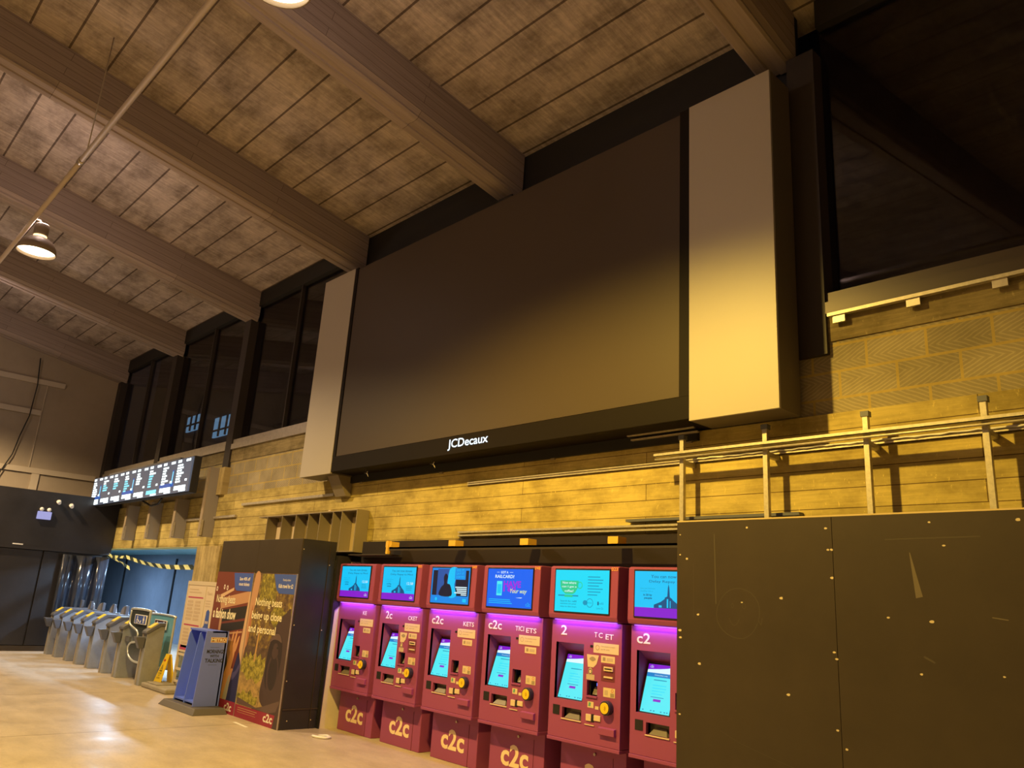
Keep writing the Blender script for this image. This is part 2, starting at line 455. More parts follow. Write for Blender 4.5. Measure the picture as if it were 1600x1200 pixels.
MB().box(-32, 6.0, -9, 11, -0.12, 0).build('floor', M['floor'], kind='structure')
b = MB(); b.hexa([(-22.6, -9, zc(-9)), (6, -9, zc(-9)), (6, 6.4, zc(6.4)), (-22.6, 6.4, zc(6.4)),
                  (-22.6, -9, zc(-9) + .25), (6, -9, zc(-9) + .25), (6, 6.4, zc(6.4) + .25), (-22.6, 6.4, zc(6.4) + .25)])
b.build('ceiling', M['ceiling'], kind='structure')

# long wall: lintel band with the ticket machine recess and the gateline opening under it
b = MB(); b.box(-22.4, 6, YW, YW + .35, 2.30, 3.24)
b.box(-14.0, -11.4, YW, YW + .35, 0, 2.30); b.box(-3.2, 6, YW, YW + .35, 0, 2.30)
b.build('wall_front', M['concrete'], kind='structure')
MB().box(-22.4, 6, 6.05, 6.32, 3.24, 3.86).build('wall_front_blockwork', M['block'], kind='structure')
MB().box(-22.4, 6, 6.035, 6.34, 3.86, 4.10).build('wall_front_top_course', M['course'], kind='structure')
MB().box(-14.95, -13.92, 5.92, 6.4, 0, 2.298).build('wall_front_pier', M['pier'], kind='structure')
# recess of the machines
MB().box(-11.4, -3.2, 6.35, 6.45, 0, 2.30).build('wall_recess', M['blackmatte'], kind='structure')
MB().box(-9.22, -9.125, 5.47, 6.34, 0, 2.02).build('wall_recess_return', M['whitewall'], kind='structure')
# far gable end
MB().box(-22.55, -22.4, -9, 6.3, 0, 10.4).build('wall_left', M['gable'], kind='structure')
MB().box(-32, 6.2, -9.2, -9, 0, 10.6).build('wall_back', M['whitewall'], kind='structure')
MB().box(6, 6.2, -9, 6.4, 0, 10.4).build('wall_right', M['gable'], kind='structure')
b = MB()
for z0, y0, y1 in ((6.25, -2, 4.75), (5.46, -2, 4.35), (4.02, -4, 5.9)):
    b.hexa([(-22.4, y0, z0 - SL * 0), (-22.34, y0, z0), (-22.34, y1, z0), (-22.4, y1, z0), (-22.4, y0, z0 + .13), (-22.34, y0, z0 + .13), (-22.34, y1, z0 + .13), (-22.4, y1, z0 + .13)])
b.box(-22.4, -22.35, 4.45, 4.62, 3.4, 4.02); b.box(-22.4, -22.37, 4.35, 4.37, 4.15, 6.25); 
b.build('trim_1', M['gable_reflection'], kind='structure')  # pale bars drawn for roof beams reflected in the gable, plus mullions

# roof beams
bl = ['grey concrete roof beam crossing the lower left corner, nearest the gable wall',
      'grey concrete roof beam second from the gable wall, above the departure board',
      'grey concrete roof beam passing behind the lit hanging lamp, landing on the post left of the screen',
      'grey concrete roof beam landing on the left end of the big black screen',
      'grey concrete roof beam landing on the top of the black screen near its middle',
      'grey concrete roof beam landing on the right hand grey cladding panel']
for i, (xr, lab) in enumerate(zip((-22.06, -18.12, -14.28, -10.45, -6.76, -2.99), bl)):
    xl = xr - 0.40
    b = MB()
    sec = [(xl, 0.62), (xl, 0.10), (xl + .035, 0.045), (xl + .035, 0.02), (xl + .06, 0.0), (xl + .16, 0.0), (xl + .17, .016), (xr - .17, .016), (xr - .16, 0.0), (xr - .06, 0.0), (xr - .035, 0.02), (xr - .035, 0.045), (xr, 0.10), (xr, 0.62)]
    y0, y1 = -8.9, 6.12; n = len(sec)
    vs = [(x, y0, zs(y0) + z) for x, z in sec] + [(x, y1, zs(y1) + z) for x, z in sec]
    b.add(vs, [tuple(range(n)), tuple(range(n, 2 * n))] + [(k, (k + 1) % n, (k + 1) % n + n, k + n) for k in range(n)])
    o = b.build('roof_beam', M['beam']); tag(o, lab, 'beam', 'concrete roof beams')

# clerestory: posts, glazing, rails
posts = [-22.26, -18.32, -14.48, -10.65, -6.96, -2.90, 0.72]
for i, x in enumerate(posts):
    b = MB(); wd = 0.13
    b.box(x - wd, x + wd, 6.0, 6.28, 3.75, zs(6.0) + (0.0 if i < 6 else 0.6))
    o = b.build('trim_%d' % (i + 2), M['darkframe'], kind='structure')
    if i in (1, 2):
        MB().box(x - .19, x + .19, 5.93, 6.06, 3.24, 3.75).build('wall_front_stub', M['pier'], kind='structure')
for i in range(len(posts) - 1):
    x0, x1 = posts[i] + .13, posts[i + 1] - .13
    if i in (3, 4): continue
    g = MB().box(x0, x1, 6.16, 6.17, 4.28, 7.32).build('window_%d' % (i + 1), M['glass'], kind='structure')
    MB().box(x0, x1, 6.0, 6.2, 4.10, 4.20).box(x0, x1, 6.03, 6.2, 4.21, 4.29).build('window_frame', M['alu'] if i != 5 else M['brownrail'], g)
    xm = (x0 + x1) / 2
    MB().box(xm - .018, xm + .018, 6.10, 6.20, 4.29, 7.25).build('window_mullion', M['darkframe'], g)
    MB().box(x0, x1, 6.08, 6.2, 7.0, 7.3).build('window_head', M['blackmatte'], g)
MB().box(posts[3] + .1, posts[5] - .1, 6.15, 6.2, 4.1, 7.32).build('wall_front_infill', M['blackmatte'], kind='structure')
MB().box(-9.9, -4.0, 5.955, 5.999, 3.15, 3.50).build('wall_front_dark_strip', M['blackmatte'], kind='structure')  # black strip across the top of the concrete band, under the screen
# slim bright rail with brackets under the right window
t = thing('ledge_rail', 'thin pale metal rail with small bracket plates under the right window', 'rail', (-2.74, 5.98, 4.055))
MB().box(0, 3.4, -.02, .02, 0, .028).build('bar', M['galv'], t)
for x in (0.04, 0.62, 1.21, 1.8):
    MB().box(x, x + .10, -.005, .02, -.062, 0.0).build('bracket_plate', M['alu'], t)

# outside: dark building with two lit windows
o = MB().box(-34, 0, 10.6, 11, 0, 12).build('dark_building', M['far'])
tag(o, 'dark building outside the clerestory windows', 'building')
for j, (x0, x1, z0, z1, lab) in enumerate(((-26.9, -25.2, 6.55, 7.25, 'brighter blue lit window seen outside, right of the pair'),
                           (-29.5, -28.1, 7.05, 7.62, 'dimmer blue lit window seen outside, left of the pair'))):
    o = MB().box(x0, x1, 10.52, 10.58, z0, z1).build('lit_window', E['win']); tag(o, lab, 'window')
    bb = MB()
    for k in range(4):
        u = x0 + (x1 - x0) * k / 3; bb.box(u - .03, u + .03, 10.46, 10.515, z0, z1)
    bb.box(x0, x1, 10.46, 10.515, z0 + .2, z0 + .25); bb.build('glazing_bars', M['blackmatte'], o)

# ---------------------------------------------------------------- far left: black hoarding and doors
b = MB(); b.box(-20.25, -20.15, -9, 5.98, 2.16, 3.42)
b.box(-20.25, -20.12, -9, 5.98, 2.13, 2.20)
b.build('wall_left_hoarding', M['black'], kind='structure')
for k, (y0, y1) in enumerate(((1.4, 2.95), (2.97, 4.57), (4.60, 5.98))):
    o = MB().box(-20.22, -20.17, y0, y1, 0.12, 2.12).build('door_%d' % (k + 1), M['black'], kind='structure', bevel=.004)
MB().box(-20.24, -20.15, -9, 5.98, 0, .11).build('baseboard_left', M['hoarding'], kind='structure')
MB().box(-20.24, -20.15, -9, 1.38, .11, 2.13).box(-20.30, -20.225, 1.38, 5.98, .0, 2.13).build('wall_left_lower', M['black'], kind='structure')
MB().box(-22.4, -20.2, -9, 6.0, 3.36, 3.41).build('wall_left_hoarding_cap', M['black'], kind='structure')
# glossy black sheet hung by the corner
b = MB(); pts = []
n = 26; vs = []
for i in range(n + 1):
    u = i / n; yy = 4.95 + u * 0.95; xx = -20.03 + 0.05 * math.sin(u * 15) + 0.03 * math.sin(u * 31 + 1)
    vs += [(xx + .02 * math.sin(u * 9), yy, 0.5), (xx * 1.0, yy, 1.3), (xx, yy + .02 * math.sin(u * 20), 2.08)]
fs = []
for i in range(n):
    for k in range(2): fs.append((i * 3 + k, (i + 1) * 3 + k, (i + 1) * 3 + k + 1, i * 3 + k + 1))
b.add(vs, fs, 0, True)
o = b.build('plastic_sheet', mat('glossy black sheet', (0.03, 0.035, 0.05), 0.18))
md = o.modifiers.new('s', 'SOLIDIFY'); md.thickness = .004
tag(o, 'crumpled glossy black plastic sheet hanging at the far corner beside the gates', 'sheet')

t = thing('emergency_light', 'small white twin-head emergency light on the black hoarding', 'light', (-20.15, 4.43, 2.80))
MB().box(0, .06, -.14, .14, 0, .17).build('casing', E['emerg'], t, .01)
for s in (-.075, .075):
    MB().lathe([(0.001, -.045), (.03, -.035), (.045, 0), (.03, .035), (.001, .045)], (.05, s, .215), 14).build('lamp_head', M['white'], t)
for k, (yy, zz) in enumerate(((4.66, 3.22), (4.93, 3.17))):
    o = MB().cyl((-20.15, yy, zz), (-20.08, yy, zz), .035).cyl((-20.10, yy, zz), (-20.02, yy, zz - .04), .05, .035).build('security_camera', M['white'])
    tag(o, ('round white camera on the black hoarding, %s of two') % ('left', 'right')[k], 'camera')
o = MB().box(-20.15, -20.13, 3.95, 4.15, 2.21, 2.235).build('door_sign', M['white']); tag(o, 'narrow white strip label over the black doors', 'sign')
# cable down the gable
o = MB().tube([(-22.3, 4.05, 6.9), (-22.3, 4.12, 6.2), (-22.3, 4.1, 5.4), (-22.29, 4.0, 4.9), (-22.3, 3.93, 4.4), (-22.3, 3.75, 3.9), (-22.28, 3.62, 3.45)], .014, 6).build('cable', M['blackmatte'])
tag(o, 'thin dark cable hanging down the grey gable wall', 'cable')

# ---------------------------------------------------------------- passage behind the gateline
MB().box(-31.9, -14.2, 8.9, 9.0, 0, 2.6).build('wall_passage', M['bluewall'], kind='structure')
MB().box(-31.9, -14.2, 6.36, 9.0, 2.42, 2.5).build('ceiling_passage', M['blueceil'], kind='structure')
MB().box(-14.3, -14.2, 6.4, 8.9, 0, 2.5).build('wall_passage_right', M['bluewall'], kind='structure')
MB().box(-32, -31.9, 6.3, 9.0, 0, 2.6).build('wall_passage_left', M['black'], kind='structure')
MB().box(-31.9, -22.4, 6.2, 6.35, 0, 2.6).build('wall_passage_front', M['black'], kind='structure')
b = MB()
for x in (-16.5, -20.0, -23.75, -28.1): b.box(x - .03, x + .03, 8.86, 8.9, 0, 2.3)
b.build('trim_12', M['blackmatte'], kind='structure')
for k, (x, y) in enumerate(((-15.9, 6.62), (-20.0, 6.62), (-25.0, 6.62))):
    o = MB().box(x - .75, x + .75, y - .03, y + .03, 2.385, 2.418).build('fluorescent_light', E['tubelight'])
    tag(o, 'cool white tube light under the passage soffit behind the gates, %s' % ('nearest the pier', 'middle one', 'farthest one')[k], 'light')
    ld = bpy.data.lights.new('tube', 'AREA'); ld.shape = 'RECTANGLE'; ld.size = 1.5; ld.size_y = .1
    ld.energy = (230, 170, 150)[k]; ld.color = (0.47, 0.70, 1.0)
    lo = bpy.data.objects.new('tube_light', ld); COL.objects.link(lo); lo.location = (x, y, 2.38)
    lo.parent = o

# hazard tape
b = MB()
def tape(p0, p1, sag, n, tw, ph=0.0):
    P = []
    for i in range(n + 1):
        u = i / n; p = Vector(p0).lerp(Vector(p1), u); p.z -= sag * math.sin(PI * u)
        a = tw * math.sin(u * 9 + ph); hw = .045
        P.append((p + Vector((0, math.sin(a) * hw, math.cos(a) * hw)), p - Vector((0, math.sin(a) * hw, math.cos(a) * hw))))
    for i in range(n):
        q = [P[i][0], P[i + 1][0], P[min(i + 2, n)][1] if False else P[i + 1][1], P[i][1]]
        sh = Vector(((P[i + 1][0] - P[i][0]).x * .8, 0, 0))
        b.add([P[i][0], P[i + 1][0], P[i + 1][1] + sh, P[i][1] + sh], [(0, 1, 2, 3)], i % 2)
tape((-21.9, 5.90, 2.24), (-18.9, 5.92, 2.10), .05, 16, .9)
tape((-18.9, 5.92, 2.10), (-15.12, 5.96, 1.92), .08, 16, .3, 1)
tape((-20.0, 5.90, 2.14), (-18.6, 5.94, 1.86), .0, 7, .7)
o = b.build('hazard_tape', [M['tape_y'], M['tape_b']]); tag(o, 'striped hazard tape strung across the opening over the ticket gates', 'tape')

# ---------------------------------------------------------------- ticket gates
def gate(x, lab, L=0.78, pads=True, first=False):
    t = thing('ticket_gate', lab, 'ticket gate', (x, 4.86, 0), 0, 'ticket gates in a row')
    W = .27 if not first else .27
    MB().prism([(0, 0), (L, 0), (L, .91), (.20, .91), (.03, .80), (0, .79)], 'x', 0.0, W * .62).build('body', M['steel'], t, .006)
    MB().prism([(-.03, .79), (-.02, .83), (.17, .965), (L, .965), (L, .91), (.20, .91), (.02, .79)], 'x', -.02, W * .62 + .02).build('hood', M['steel_dark'], t, .01)
    MB().prism([(.045, .872), (.155, .950), (.150, .968), (.038, .888)], 'x', .02, W * .62 - .01).build('reader_pad', M['yellow'], t, .005)
    MB().box(-.004, .045, -.012, .0, .0, .79).build('front_edge', M['alu'], t)
    MB().hexa([(.03, -.08, .56), (.14, -.08, .56), (.14, -.012, .56), (.03, -.012, .56), (.01, -.16, .74), (.16, -.16, .74), (.16, -.012, .74), (.01, -.012, .74)]).build('ticket_hopper', M['steel_dark'], t, .008)
    if pads:
        MB().box(.03, W * .62 - .03, .50, .55, .96, 1.13).build('indicator_post', M['steel_dark'], t)
        pr = [(-.0, .25), (.42, .25), (.42, .88)] + [(.21 + .21 * math.cos(a), .90 + .21 * math.sin(a)) for a in [PI * k / 10 for k in range(11)]] + [(-.0, .88)]
        MB().prism([(u + .17, v) for u, v in pr], 'y', .62, .66).build('paddle', mat('grey gate paddle', (0.20, 0.20, 0.22), 0.35) if 'gp' not in M else M['gp'], t, .01)
    return t
M['gp'] = mat('grey gate paddle', (0.22, 0.22, 0.25), 0.35)
gx = [-19.50, -18.83, -18.03, -17.33, -16.60, -15.75, -15.03]
gl = ['farthest', 'second farthest', 'third farthest', 'middle', 'fifth from the far end', 'sixth from the far end']
for x, l in zip(gx[:6], gl):
    gate(x, 'steel ticket gate with yellow reader pad, %s of the row' % l)
gate(gx[6], 'steel ticket gate with yellow reader pad, at the left of the wheelchair paddles', pads=False)
gate(-13.88, 'steel ticket gate lit yellow, nearest gate beside the wet floor sign', L=.27, pads=False)

def wide_paddle(x, y, lab, pic, sheet, w, dz, hx):
    t = thing('gate_paddle', lab, 'gate paddle', (x, y, 0), 0, 'wide gate paddles with wheelchair signs')
    out = smooth([(.10, .86), (.0, .92), (.0, 1.08), (.06, 1.14), (w - .06, 1.14), (w, 1.08), (w, .7), (w, .36), (w - .06, .32), (.48, .32), (.20, .40), (.14, .52), (.24, .59), (.44, .62), (.50, .70), (.44, .79)], 4)
    out = [(u, v + dz) for u, v in out]
    MB().tube([(u, 0, v) for u, v in out], .020, 8, closed=True).build('rail_tube', M['rail'], t)
    MB().prism(out, 'y', -.004, .004).build('paddle_sheet', sheet, t)
    MB().box(hx[0], hx[1], -.02, .02, .60 + dz, .68 + dz).build('hinge_arm', M['steel_dark'], t)
    sx = .30; sz = .91 + dz
    s = MB().box(sx, sx + .56, -.035, -.02, sz, sz + .15).build('sign_plate', M['white'], t, .004)
    a = MB(); k_ = .56 / .34
    f0 = F_front(sx, -.0355, sz); fr = lambda u, v, d: f0(u * k_, v * .15 / .21, d)
    rect(a, fr, .015, .015, .325, .195, .001, 0)
    poly(a, fr, ell(.085, .155, .014, .018, 10), .002, 1)
    poly(a, fr, [(.075, .13), (.095, .13), (.10, .10), (.13, .09), (.14, .05), (.128, .045), (.115, .078), (.08, .08)], .002, 1)
    w_ = ell(.088, .066, .033, .042, 18); w2 = ell(.088, .066, .022, .030, 18)
    for k in range(18): poly(a, fr, [w_[k], w_[(k + 1) % 18], w2[(k + 1) % 18], w2[k]], .0022, 1)
    poly(a, fr, [(.155, .03), (.19, .03), (.20, .085), (.185, .09), (.165, .06)], .002, 1)
    poly(a, fr, ell(.265, .170, .013, .017, 10), .002, 1)
    poly(a, fr, [(.245, .148), (.285, .148), (.288, .09), (.278, .085), (.278, .03), (.255, .03), (.252, .085), (.242, .09)], .002, 1)
    a.build('wheelchair_symbol', [pic, M['white']], s)
    return t
M['pg'] = mat('dark tinted paddle', (0.04, 0.05, 0.055), 0.2)
wide_paddle(-14.83, 4.93, 'left wide gate paddle with blue wheelchair sign', M['hand_blue'], M['pg'], .90, 0, (-.03, .16))
wide_paddle(-14.83, 5.27, 'right wide gate paddle with dark wheelchair sign', mat('maroon sign ground', (0.05, 0.015, 0.02), .4), mat('pale blue paddle sheet', (0.14, 0.38, 0.50), .2), 1.10, -.07, (-.03, .16))

# wet floor sign
t = thing('wet_floor_sign', 'yellow folding wet floor sign beside the notice stand', 'floor sign', (-13.62, 5.18, 0))
MB().hexa([(-.03, .10, 0), (.25, .10, 0), (.25, .13, 0), (-.03, .13, 0), (.06, .01, .5), (.18, .01, .5), (.18, .03, .5), (.06, .03, .5)]).build('rear_leaf', M['signyellow'], t, .004)
f = MB().hexa([(-.03, -.14, 0), (.25, -.14, 0), (.25, -.11, 0), (-.03, -.11, 0), (.06, -.02, .5), (.18, -.02, .5), (.18, 0.0, .5), (.06, 0.0, .5)]).build('front_leaf', M['signyellow'], t, .004)
a = MB(); fr = lambda u, v, d: (u, -.14 + .12 * (v / .5) - d - .003, v)
poly(a, fr, [(.065, .24), (.165, .24), (.115, .35)], .001, 0); poly(a, fr, [(.085, .252), (.145, .252), (.115, .325)], .002, 1)
rect(a, fr, .112, .265, .119, .30, .003, 0); rect(a, fr, .085, .39, .15, .42, .001, 2)
text(a, fr, 'CAUTION', .05, .20, .13, .022, .001, 0); text(a, fr, 'WET', .08, .165, .07, .022, .001, 0); text(a, fr, 'FLOOR', .05, .13, .13, .022, .001, 0)
a.build('warning_print', [M['ink'], M['signyellow'], mat('red print', (.5, .03, .02), .5)], f)

# ---------------------------------------------------------------- notice stand on its base
t = thing('notice_stand', 'cream metal notice stand with two printed panels on a grey base', 'notice stand', (-13.19, 5.20, 0))
MB().box(-.42, .62, -.34, .22, .0, .07).build('base', M['standbase'], t, .02)
MB().box(-.36, .10, -.28, .0, .07, .085).build('base_pad', M['standbase'], t, .01)
for x in (0, .72, 1.07):
    MB().box(x, x + .035, -.02, .02, .07, 1.66).build('upright', M['stand'], t)
for z in (.12, .30, .52): MB().box(.035, .72, -.012, .012, z, z + .035).build('rung', M['stand'], t)
MB().box(0, 1.105, -.022, .022, 1.60, 1.66).build('top_rail', M['stand'], t)
pn = MB().box(.035, .72, -.015, .0, .58, 1.60).build('panel', M['paper'], t)
a = MB(); fr = F_front(.035, -.016, .58)
rect(a, fr, .05, .82, .64, .84, .001, 0); rect(a, fr, .05, .40, .64, .42, .001, 0); rect(a, fr, .03, .03, .50, .10, .001, 0)
for v in (.78, .36):
    for k in range(6):
        for c in range(2): rect(a, fr, .06 + c * .30, v - k * .052 - .034, .06 + c * .30 + .20 + .06 * random.random(), v - k * .052, .001, 1)
lines(a, fr, .06, .96, .5, 2, .045, .001, 1)
a.build('notice_print', [M['magenta_ink'], M['paper2']], pn)
pn = MB().box(.755, 1.07, -.015, .0, .30, 1.60).build('panel', M['paper'], t)
a = MB(); fr = F_front(.755, -.016, .30)
text(a, fr, 'Thank', .04, 1.16, .20, .05, .001, 0); lines(a, fr, .04, 1.08, .22, 3, .04, .001, 0)
hand = [(.09, .45), (.09, .62), (.05, .66), (.10, .72), (.12, .92), (.18, .95), (.24, .92), (.26, .72), (.29, .60), (.26, .50), (.24, .45), (.22, .58), (.20, .45), (.18, .42), (.16, .56), (.14, .45), (.115, .42), (.105, .52)]
poly(a, fr, hand, .001, 1)
poly(a, fr, ell(.15, .76, .02, .022, 12), .002, 2); poly(a, fr, ell(.21, .76, .02, .022, 12), .002, 2)
a.build('notice_print', [M['paper2'], M['hand_blue'], M['paper']], pn)

# ---------------------------------------------------------------- newspaper rack
t = thing('newspaper_rack', 'blue free newspaper rack on a black base in front of the posters', 'newspaper rack', (-11.44, 4.555, 0))
MB().hexa([(-.25, -.11, 0), (.95, -.11, 0), (.95, .36, 0), (-.25, .36, 0), (-.19, -.06, .075), (.89, -.06, .075), (.89, .33, .075), (-.19, .33, .075)]).build('base', M['rackbase'], t, .008)
MB().box(-.22, .92, -.08, .34, .0, .02).build('base_skirt', M['blackmatte'], t)
MB().box(-.07, .70, .29, .31, .075, 1.02).build('back_panel', M['rack'], t)
for k, x in enumerate((-.07, .28)):
    MB().prism([(0.0 + .02, .075), (.30, .075), (.30, 1.02), (.14, 1.02), (.10, .96)], 'x', x, x + .02).build('divider', M['rack'], t, .003)
sp = MB().prism([(-.02, .075), (.33, .075), (.33, 1.02), (.02, 1.02)], 'x', .68, .70).build('side_panel', M['rack_face'], t, .003)
a = MB(); fr = F_right(.7005, -.02, .075)
rect(a, fr, .11, .80, .33, .865, .001, 3); rect(a, fr, .115, .805, .325, .86, .0015, 0)
text(a, fr, 'METRO', .12, .812, .20, .04, .002, 1, .02)
text(a, fr, 'MORNINGS', .08, .66, .24, .05, .001, 2, .03); text(a, fr, 'WITH', .13, .61, .12, .035, .001, 2, .03)
text(a, fr, 'TALKING', .07, .545, .25, .05, .001, 2, .03); rect(a, fr, .12, .735, .24, .738, .001, 2); rect(a, fr, .12, .515, .24, .518, .001, 2)
a.build('rack_lettering', [mat('brown label', (.35, .16, .08), .5), M['white'], M['ink'], M['cream']], sp)
MB().box(-.05, .28, .03, .28, .10, .12).build('shelf', M['rack'], t); MB().box(.30, .68, .03, .28, .10, .12).build('shelf', M['rack'], t)
MB().box(-.07, .70, .10, .31, .995, 1.02).build('top_panel', M['rack'], t, .003)
MB().prism([(.02, .075), (.10, .075), (.20, .98), (.14, .98)], 'x', .60, .68).build('inner_rib', M['rack_face'], t)

# ---------------------------------------------------------------- black poster box
t = thing('poster_box', 'tall black plywood box carrying two advert posters', 'boxing', (-11.55, 4.95, 0))
MB().box(0, 2.38, 0.02, .50, 0, 2.25).build('carcass', M['black'], t, .003)
for k in range(2): MB().box(k * 1.19 + .002, k * 1.19 + 1.188, 0, .02, 0, 2.25).build('front_board', M['hoarding'], t, .002)
MB().prism([(.505, 0), (.515, 0), (.54, 1.4), (.70, 1.56), (.70, 2.08), (.505, 2.08)], 'x', 2.38, 2.442).build('rear_strip_shade', M['black'], t)  # black rear piece, flared upwards to draw the slanting shadow on the return
MB().box(2.38, 2.388, .02, .50, .22, .235).build('side_seam', M['hoarding'], t)
MB().box(2.384, 2.392, .40, .408, 0.0, 2.2).build('side_joint', M['hoarding'], t)
b = MB()
for yy, zz in ((.03, 2.12), (.03, 1.2), (.42, 1.95), (.10, .10), (.42, .10), (.42, 1.15), (.03, .55)): b.cyl((2.38, yy, zz), (2.386, yy, zz), .007, n=8)
b.build('screw_heads', M['chip'], t)

P = {k: mat('print ' + k, c, .55, spec=0.3) for k, c in dict(
    maroon=(0.30, 0.03, 0.07), redbrown=(0.17, 0.045, 0.035), badge=(0.06, 0.11, 0.48), tan=(0.50, 0.28, 0.17), lightan=(0.62, 0.42, 0.27),
    dark=(0.03, 0.025, 0.025), skin=(0.60, 0.30, 0.15), skin2=(0.42, 0.18, 0.09), hat=(0.36, 0.20, 0.15), hat2=(0.22, 0.10, 0.08),
    navy=(0.03, 0.03, 0.12), navy2=(0.08, 0.07, 0.22), grey=(0.38, 0.36, 0.33), gorilla=(0.035, 0.025, 0.032), gorilla2=(0.07, 0.045, 0.052),
    gorilla3=(0.13, 0.085, 0.09), text=(0.85, 0.78, 0.55), white=(0.8, 0.75, 0.7), trunk=(0.50, 0.30, 0.12), coral=(0.55, 0.14, 0.06)).items()}
def foliage(name, stops, sc):
    m = mat(name, (.3, .3, .1), .55, spec=.3); nt, N, L, bb = nodes(m)
    c = ramp(nt, noise(nt, coord(nt, 'xz0'), sc, 6, .72), stops); L.new(c, bb.inputs['Base Color']); return m
P['wood'] = foliage('print woodland', [(.35, (.05, .035, .03)), (.5, (.16, .10, .055)), (.62, (.33, .24, .04)), (.72, (.72, .62, .40))], 9)
P['leaf'] = foliage('print leaves', [(.35, (.10, .08, .03)), (.5, (.20, .17, .04)), (.62, (.45, .38, .06)), (.76, (.75, .7, .45))], 16)
P['dim'] = foliage('print dim trees', [(.35, (.05, .035, .03)), (.6, (.16, .10, .07)), (.75, (.3, .2, .14))], 6)
P['grass'] = foliage('print grass', [(.38, (.10, .09, .03)), (.52, (.33, .29, .05)), (.7, (.62, .52, .14))], 14)
P['hay'] = foliage('print hay', [(.35, (.22, .16, .08)), (.6, (.50, .34, .14))], 12)
pk = list(P.keys()); pm = [P[k] for k in pk]; PI_ = {k: i for i, k in enumerate(pk)}

# left poster (local u 0..1.18, v 0..1.80)
ps = MB().box(.01, 1.178, -.010, -.0005, .0, 1.81).build('poster', P['redbrown'], t)
a = MB(); fr = F_front(.01, -.0102, 0); W1 = 1.168
def pp(pts, key, d, sm=True): poly(a, fr, smooth(pts, 4) if sm else pts, d, PI_[key])
pp([(.28, 1.30), (1.14, 1.42), (1.14, 1.57), (.22, 1.44)], 'tan', .0006, False)
pp([(.22, 1.44), (.62, 1.56), (.62, 1.60), (.20, 1.49)], 'lightan', .0007, False)
pp([(.30, 1.12), (1.15, 1.22), (1.15, 1.38), (.30, 1.28)], 'dark', .0008, False)
pp([(.38, .98), (1.10, 1.08), (1.10, 1.18), (.38, 1.10)], 'dark', .0006, False)
pp([(.30, .94), (1.06, 1.02), (1.06, 1.045), (.30, .965)], 'tan', .0009, False)
rect(a, fr, .30, .30, .37, 1.25, .001, PI_['tan'])
for c in ((.06, 1.57), (.30, 1.60), (.40, 1.59)):
    poly(a, fr, ell(c[0], c[1], .025, .035, 12), .001, PI_['white']); poly(a, fr, ell(c[0], c[1], .012, .018, 10), .0014, PI_['redbrown'])
pp([(.33, .72), (.36, .90), (.50, .98), (.68, .97), (.80, .86), (.84, .66), (.76, .50), (.66, .70), (.50, .78), (.40, .70)], 'hat', .0016)
pp([(.40, .68), (.50, .82), (.66, .78), (.74, .62), (.72, .42), (.56, .38), (.44, .48)], 'dark', .0018)
pp([(.46, .62), (.54, .72), (.62, .66), (.60, .52), (.50, .48)], 'skin2', .002)
pp([(.30, .12), (.42, .30), (.60, .44), (.70, .40), (.62, .20), (.50, .10)], 'skin2', .0021)
pp([(.62, .16), (.66, .40), (.76, .62), (.84, .86), (.90, .92), (.94, .80), (.90, .60), (.84, .36), (.76, .14)], 'skin', .0022)
for q in ((.76, .80, .82, 1.0), (.84, .84, .92, 1.02), (.90, .80, 1.0, .96)):
    pp([(q[0], q[1]), (q[2] - .02, q[3]), (q[2] + .02, q[3]), (q[0] + .06, q[1] - .02)], 'skin', .0024)
pp([(.70, .30), (.80, .46), (.92, .56), (.98, .50), (.90, .34), (.80, .20)], 'skin', .0026)
pp([(.86, .16), (.94, .50), (1.04, .76), (1.16, .80), (1.165, .16)], 'navy', .003, False)
pp([(.94, .50), (1.04, .54), (1.16, .68), (1.165, .60), (1.04, .46), (.95, .42)], 'navy2', .0032)
pp([(.76, .14), (.82, .38), (.90, .48), (.90, .30), (.86, .14)], 'grey', .0031)
pp([(.40, .14), (.50, .34), (.62, .30), (.60, .14)], 'coral', .0028)
pp([(1.06, .80), (1.10, 1.2), (1.16, 1.78), (1.165, 1.78), (1.165, .62)], 'lightan', .0033, False)
poly(a, fr, [(.56, 1.80), (1.166, 1.80), (1.166, 1.56), (.70, 1.56), (.64, 1.60)], .0034, PI_['badge'])
text(a, fr, 'Save 40% off', .76, 1.70, .32, .045, .004, PI_['white'], .02); text(a, fr, 'most tickets', .76, 1.63, .32, .045, .004, PI_['white'], .02)
rect(a, fr, 0, 0, W1, .16, .0036, PI_['maroon'])
text(a, fr, 'Nothing beats', .10, 1.35, .62, .14, .0042, PI_['text'], .012)
text(a, fr, 'a fashion show', .06, 1.17, .74, .14, .0042, PI_['text'], .03)
text(a, fr, 'c2c', .86, .035, .22, .10, .0042, PI_['white'], .03)
a.build('poster_picture', pm, ps)
# right poster
ps = MB().box(1.192, 2.37, -.010, -.0005, .0, 1.81).build('poster', P['dim'], t)
a = MB(); fr = F_front(1.192, -.0102, 0)
rect(a, fr, 0.0, .88, 1.178, 1.80, .0006, PI_['wood']); rect(a, fr, .25, 1.42, .70, 1.80, .0007, PI_['leaf'])
pp([(.62, 1.30), (.80, 1.42), (1.0, 1.34), (1.16, 1.36), (1.165, 1.12), (.90, 1.10), (.70, 1.18)], 'leaf', .0008)
pp([(.0, .14), (.0, .70), (.25, .74), (.60, .72), (.74, .50), (.80, .22), (.40, .14)], 'hay', .0010, False)
pp([(.0, .56), (.0, .74), (.07, .71), (.10, .80), (.16, .73), (.22, .82), (.28, .75), (.36, .83), (.42, .75), (.50, .81), (.56, .73), (.64, .78), (.68, .60), (.60, .50), (.48, .44), (.36, .50), (.22, .46), (.10, .54)], 'grass', .0011, False)
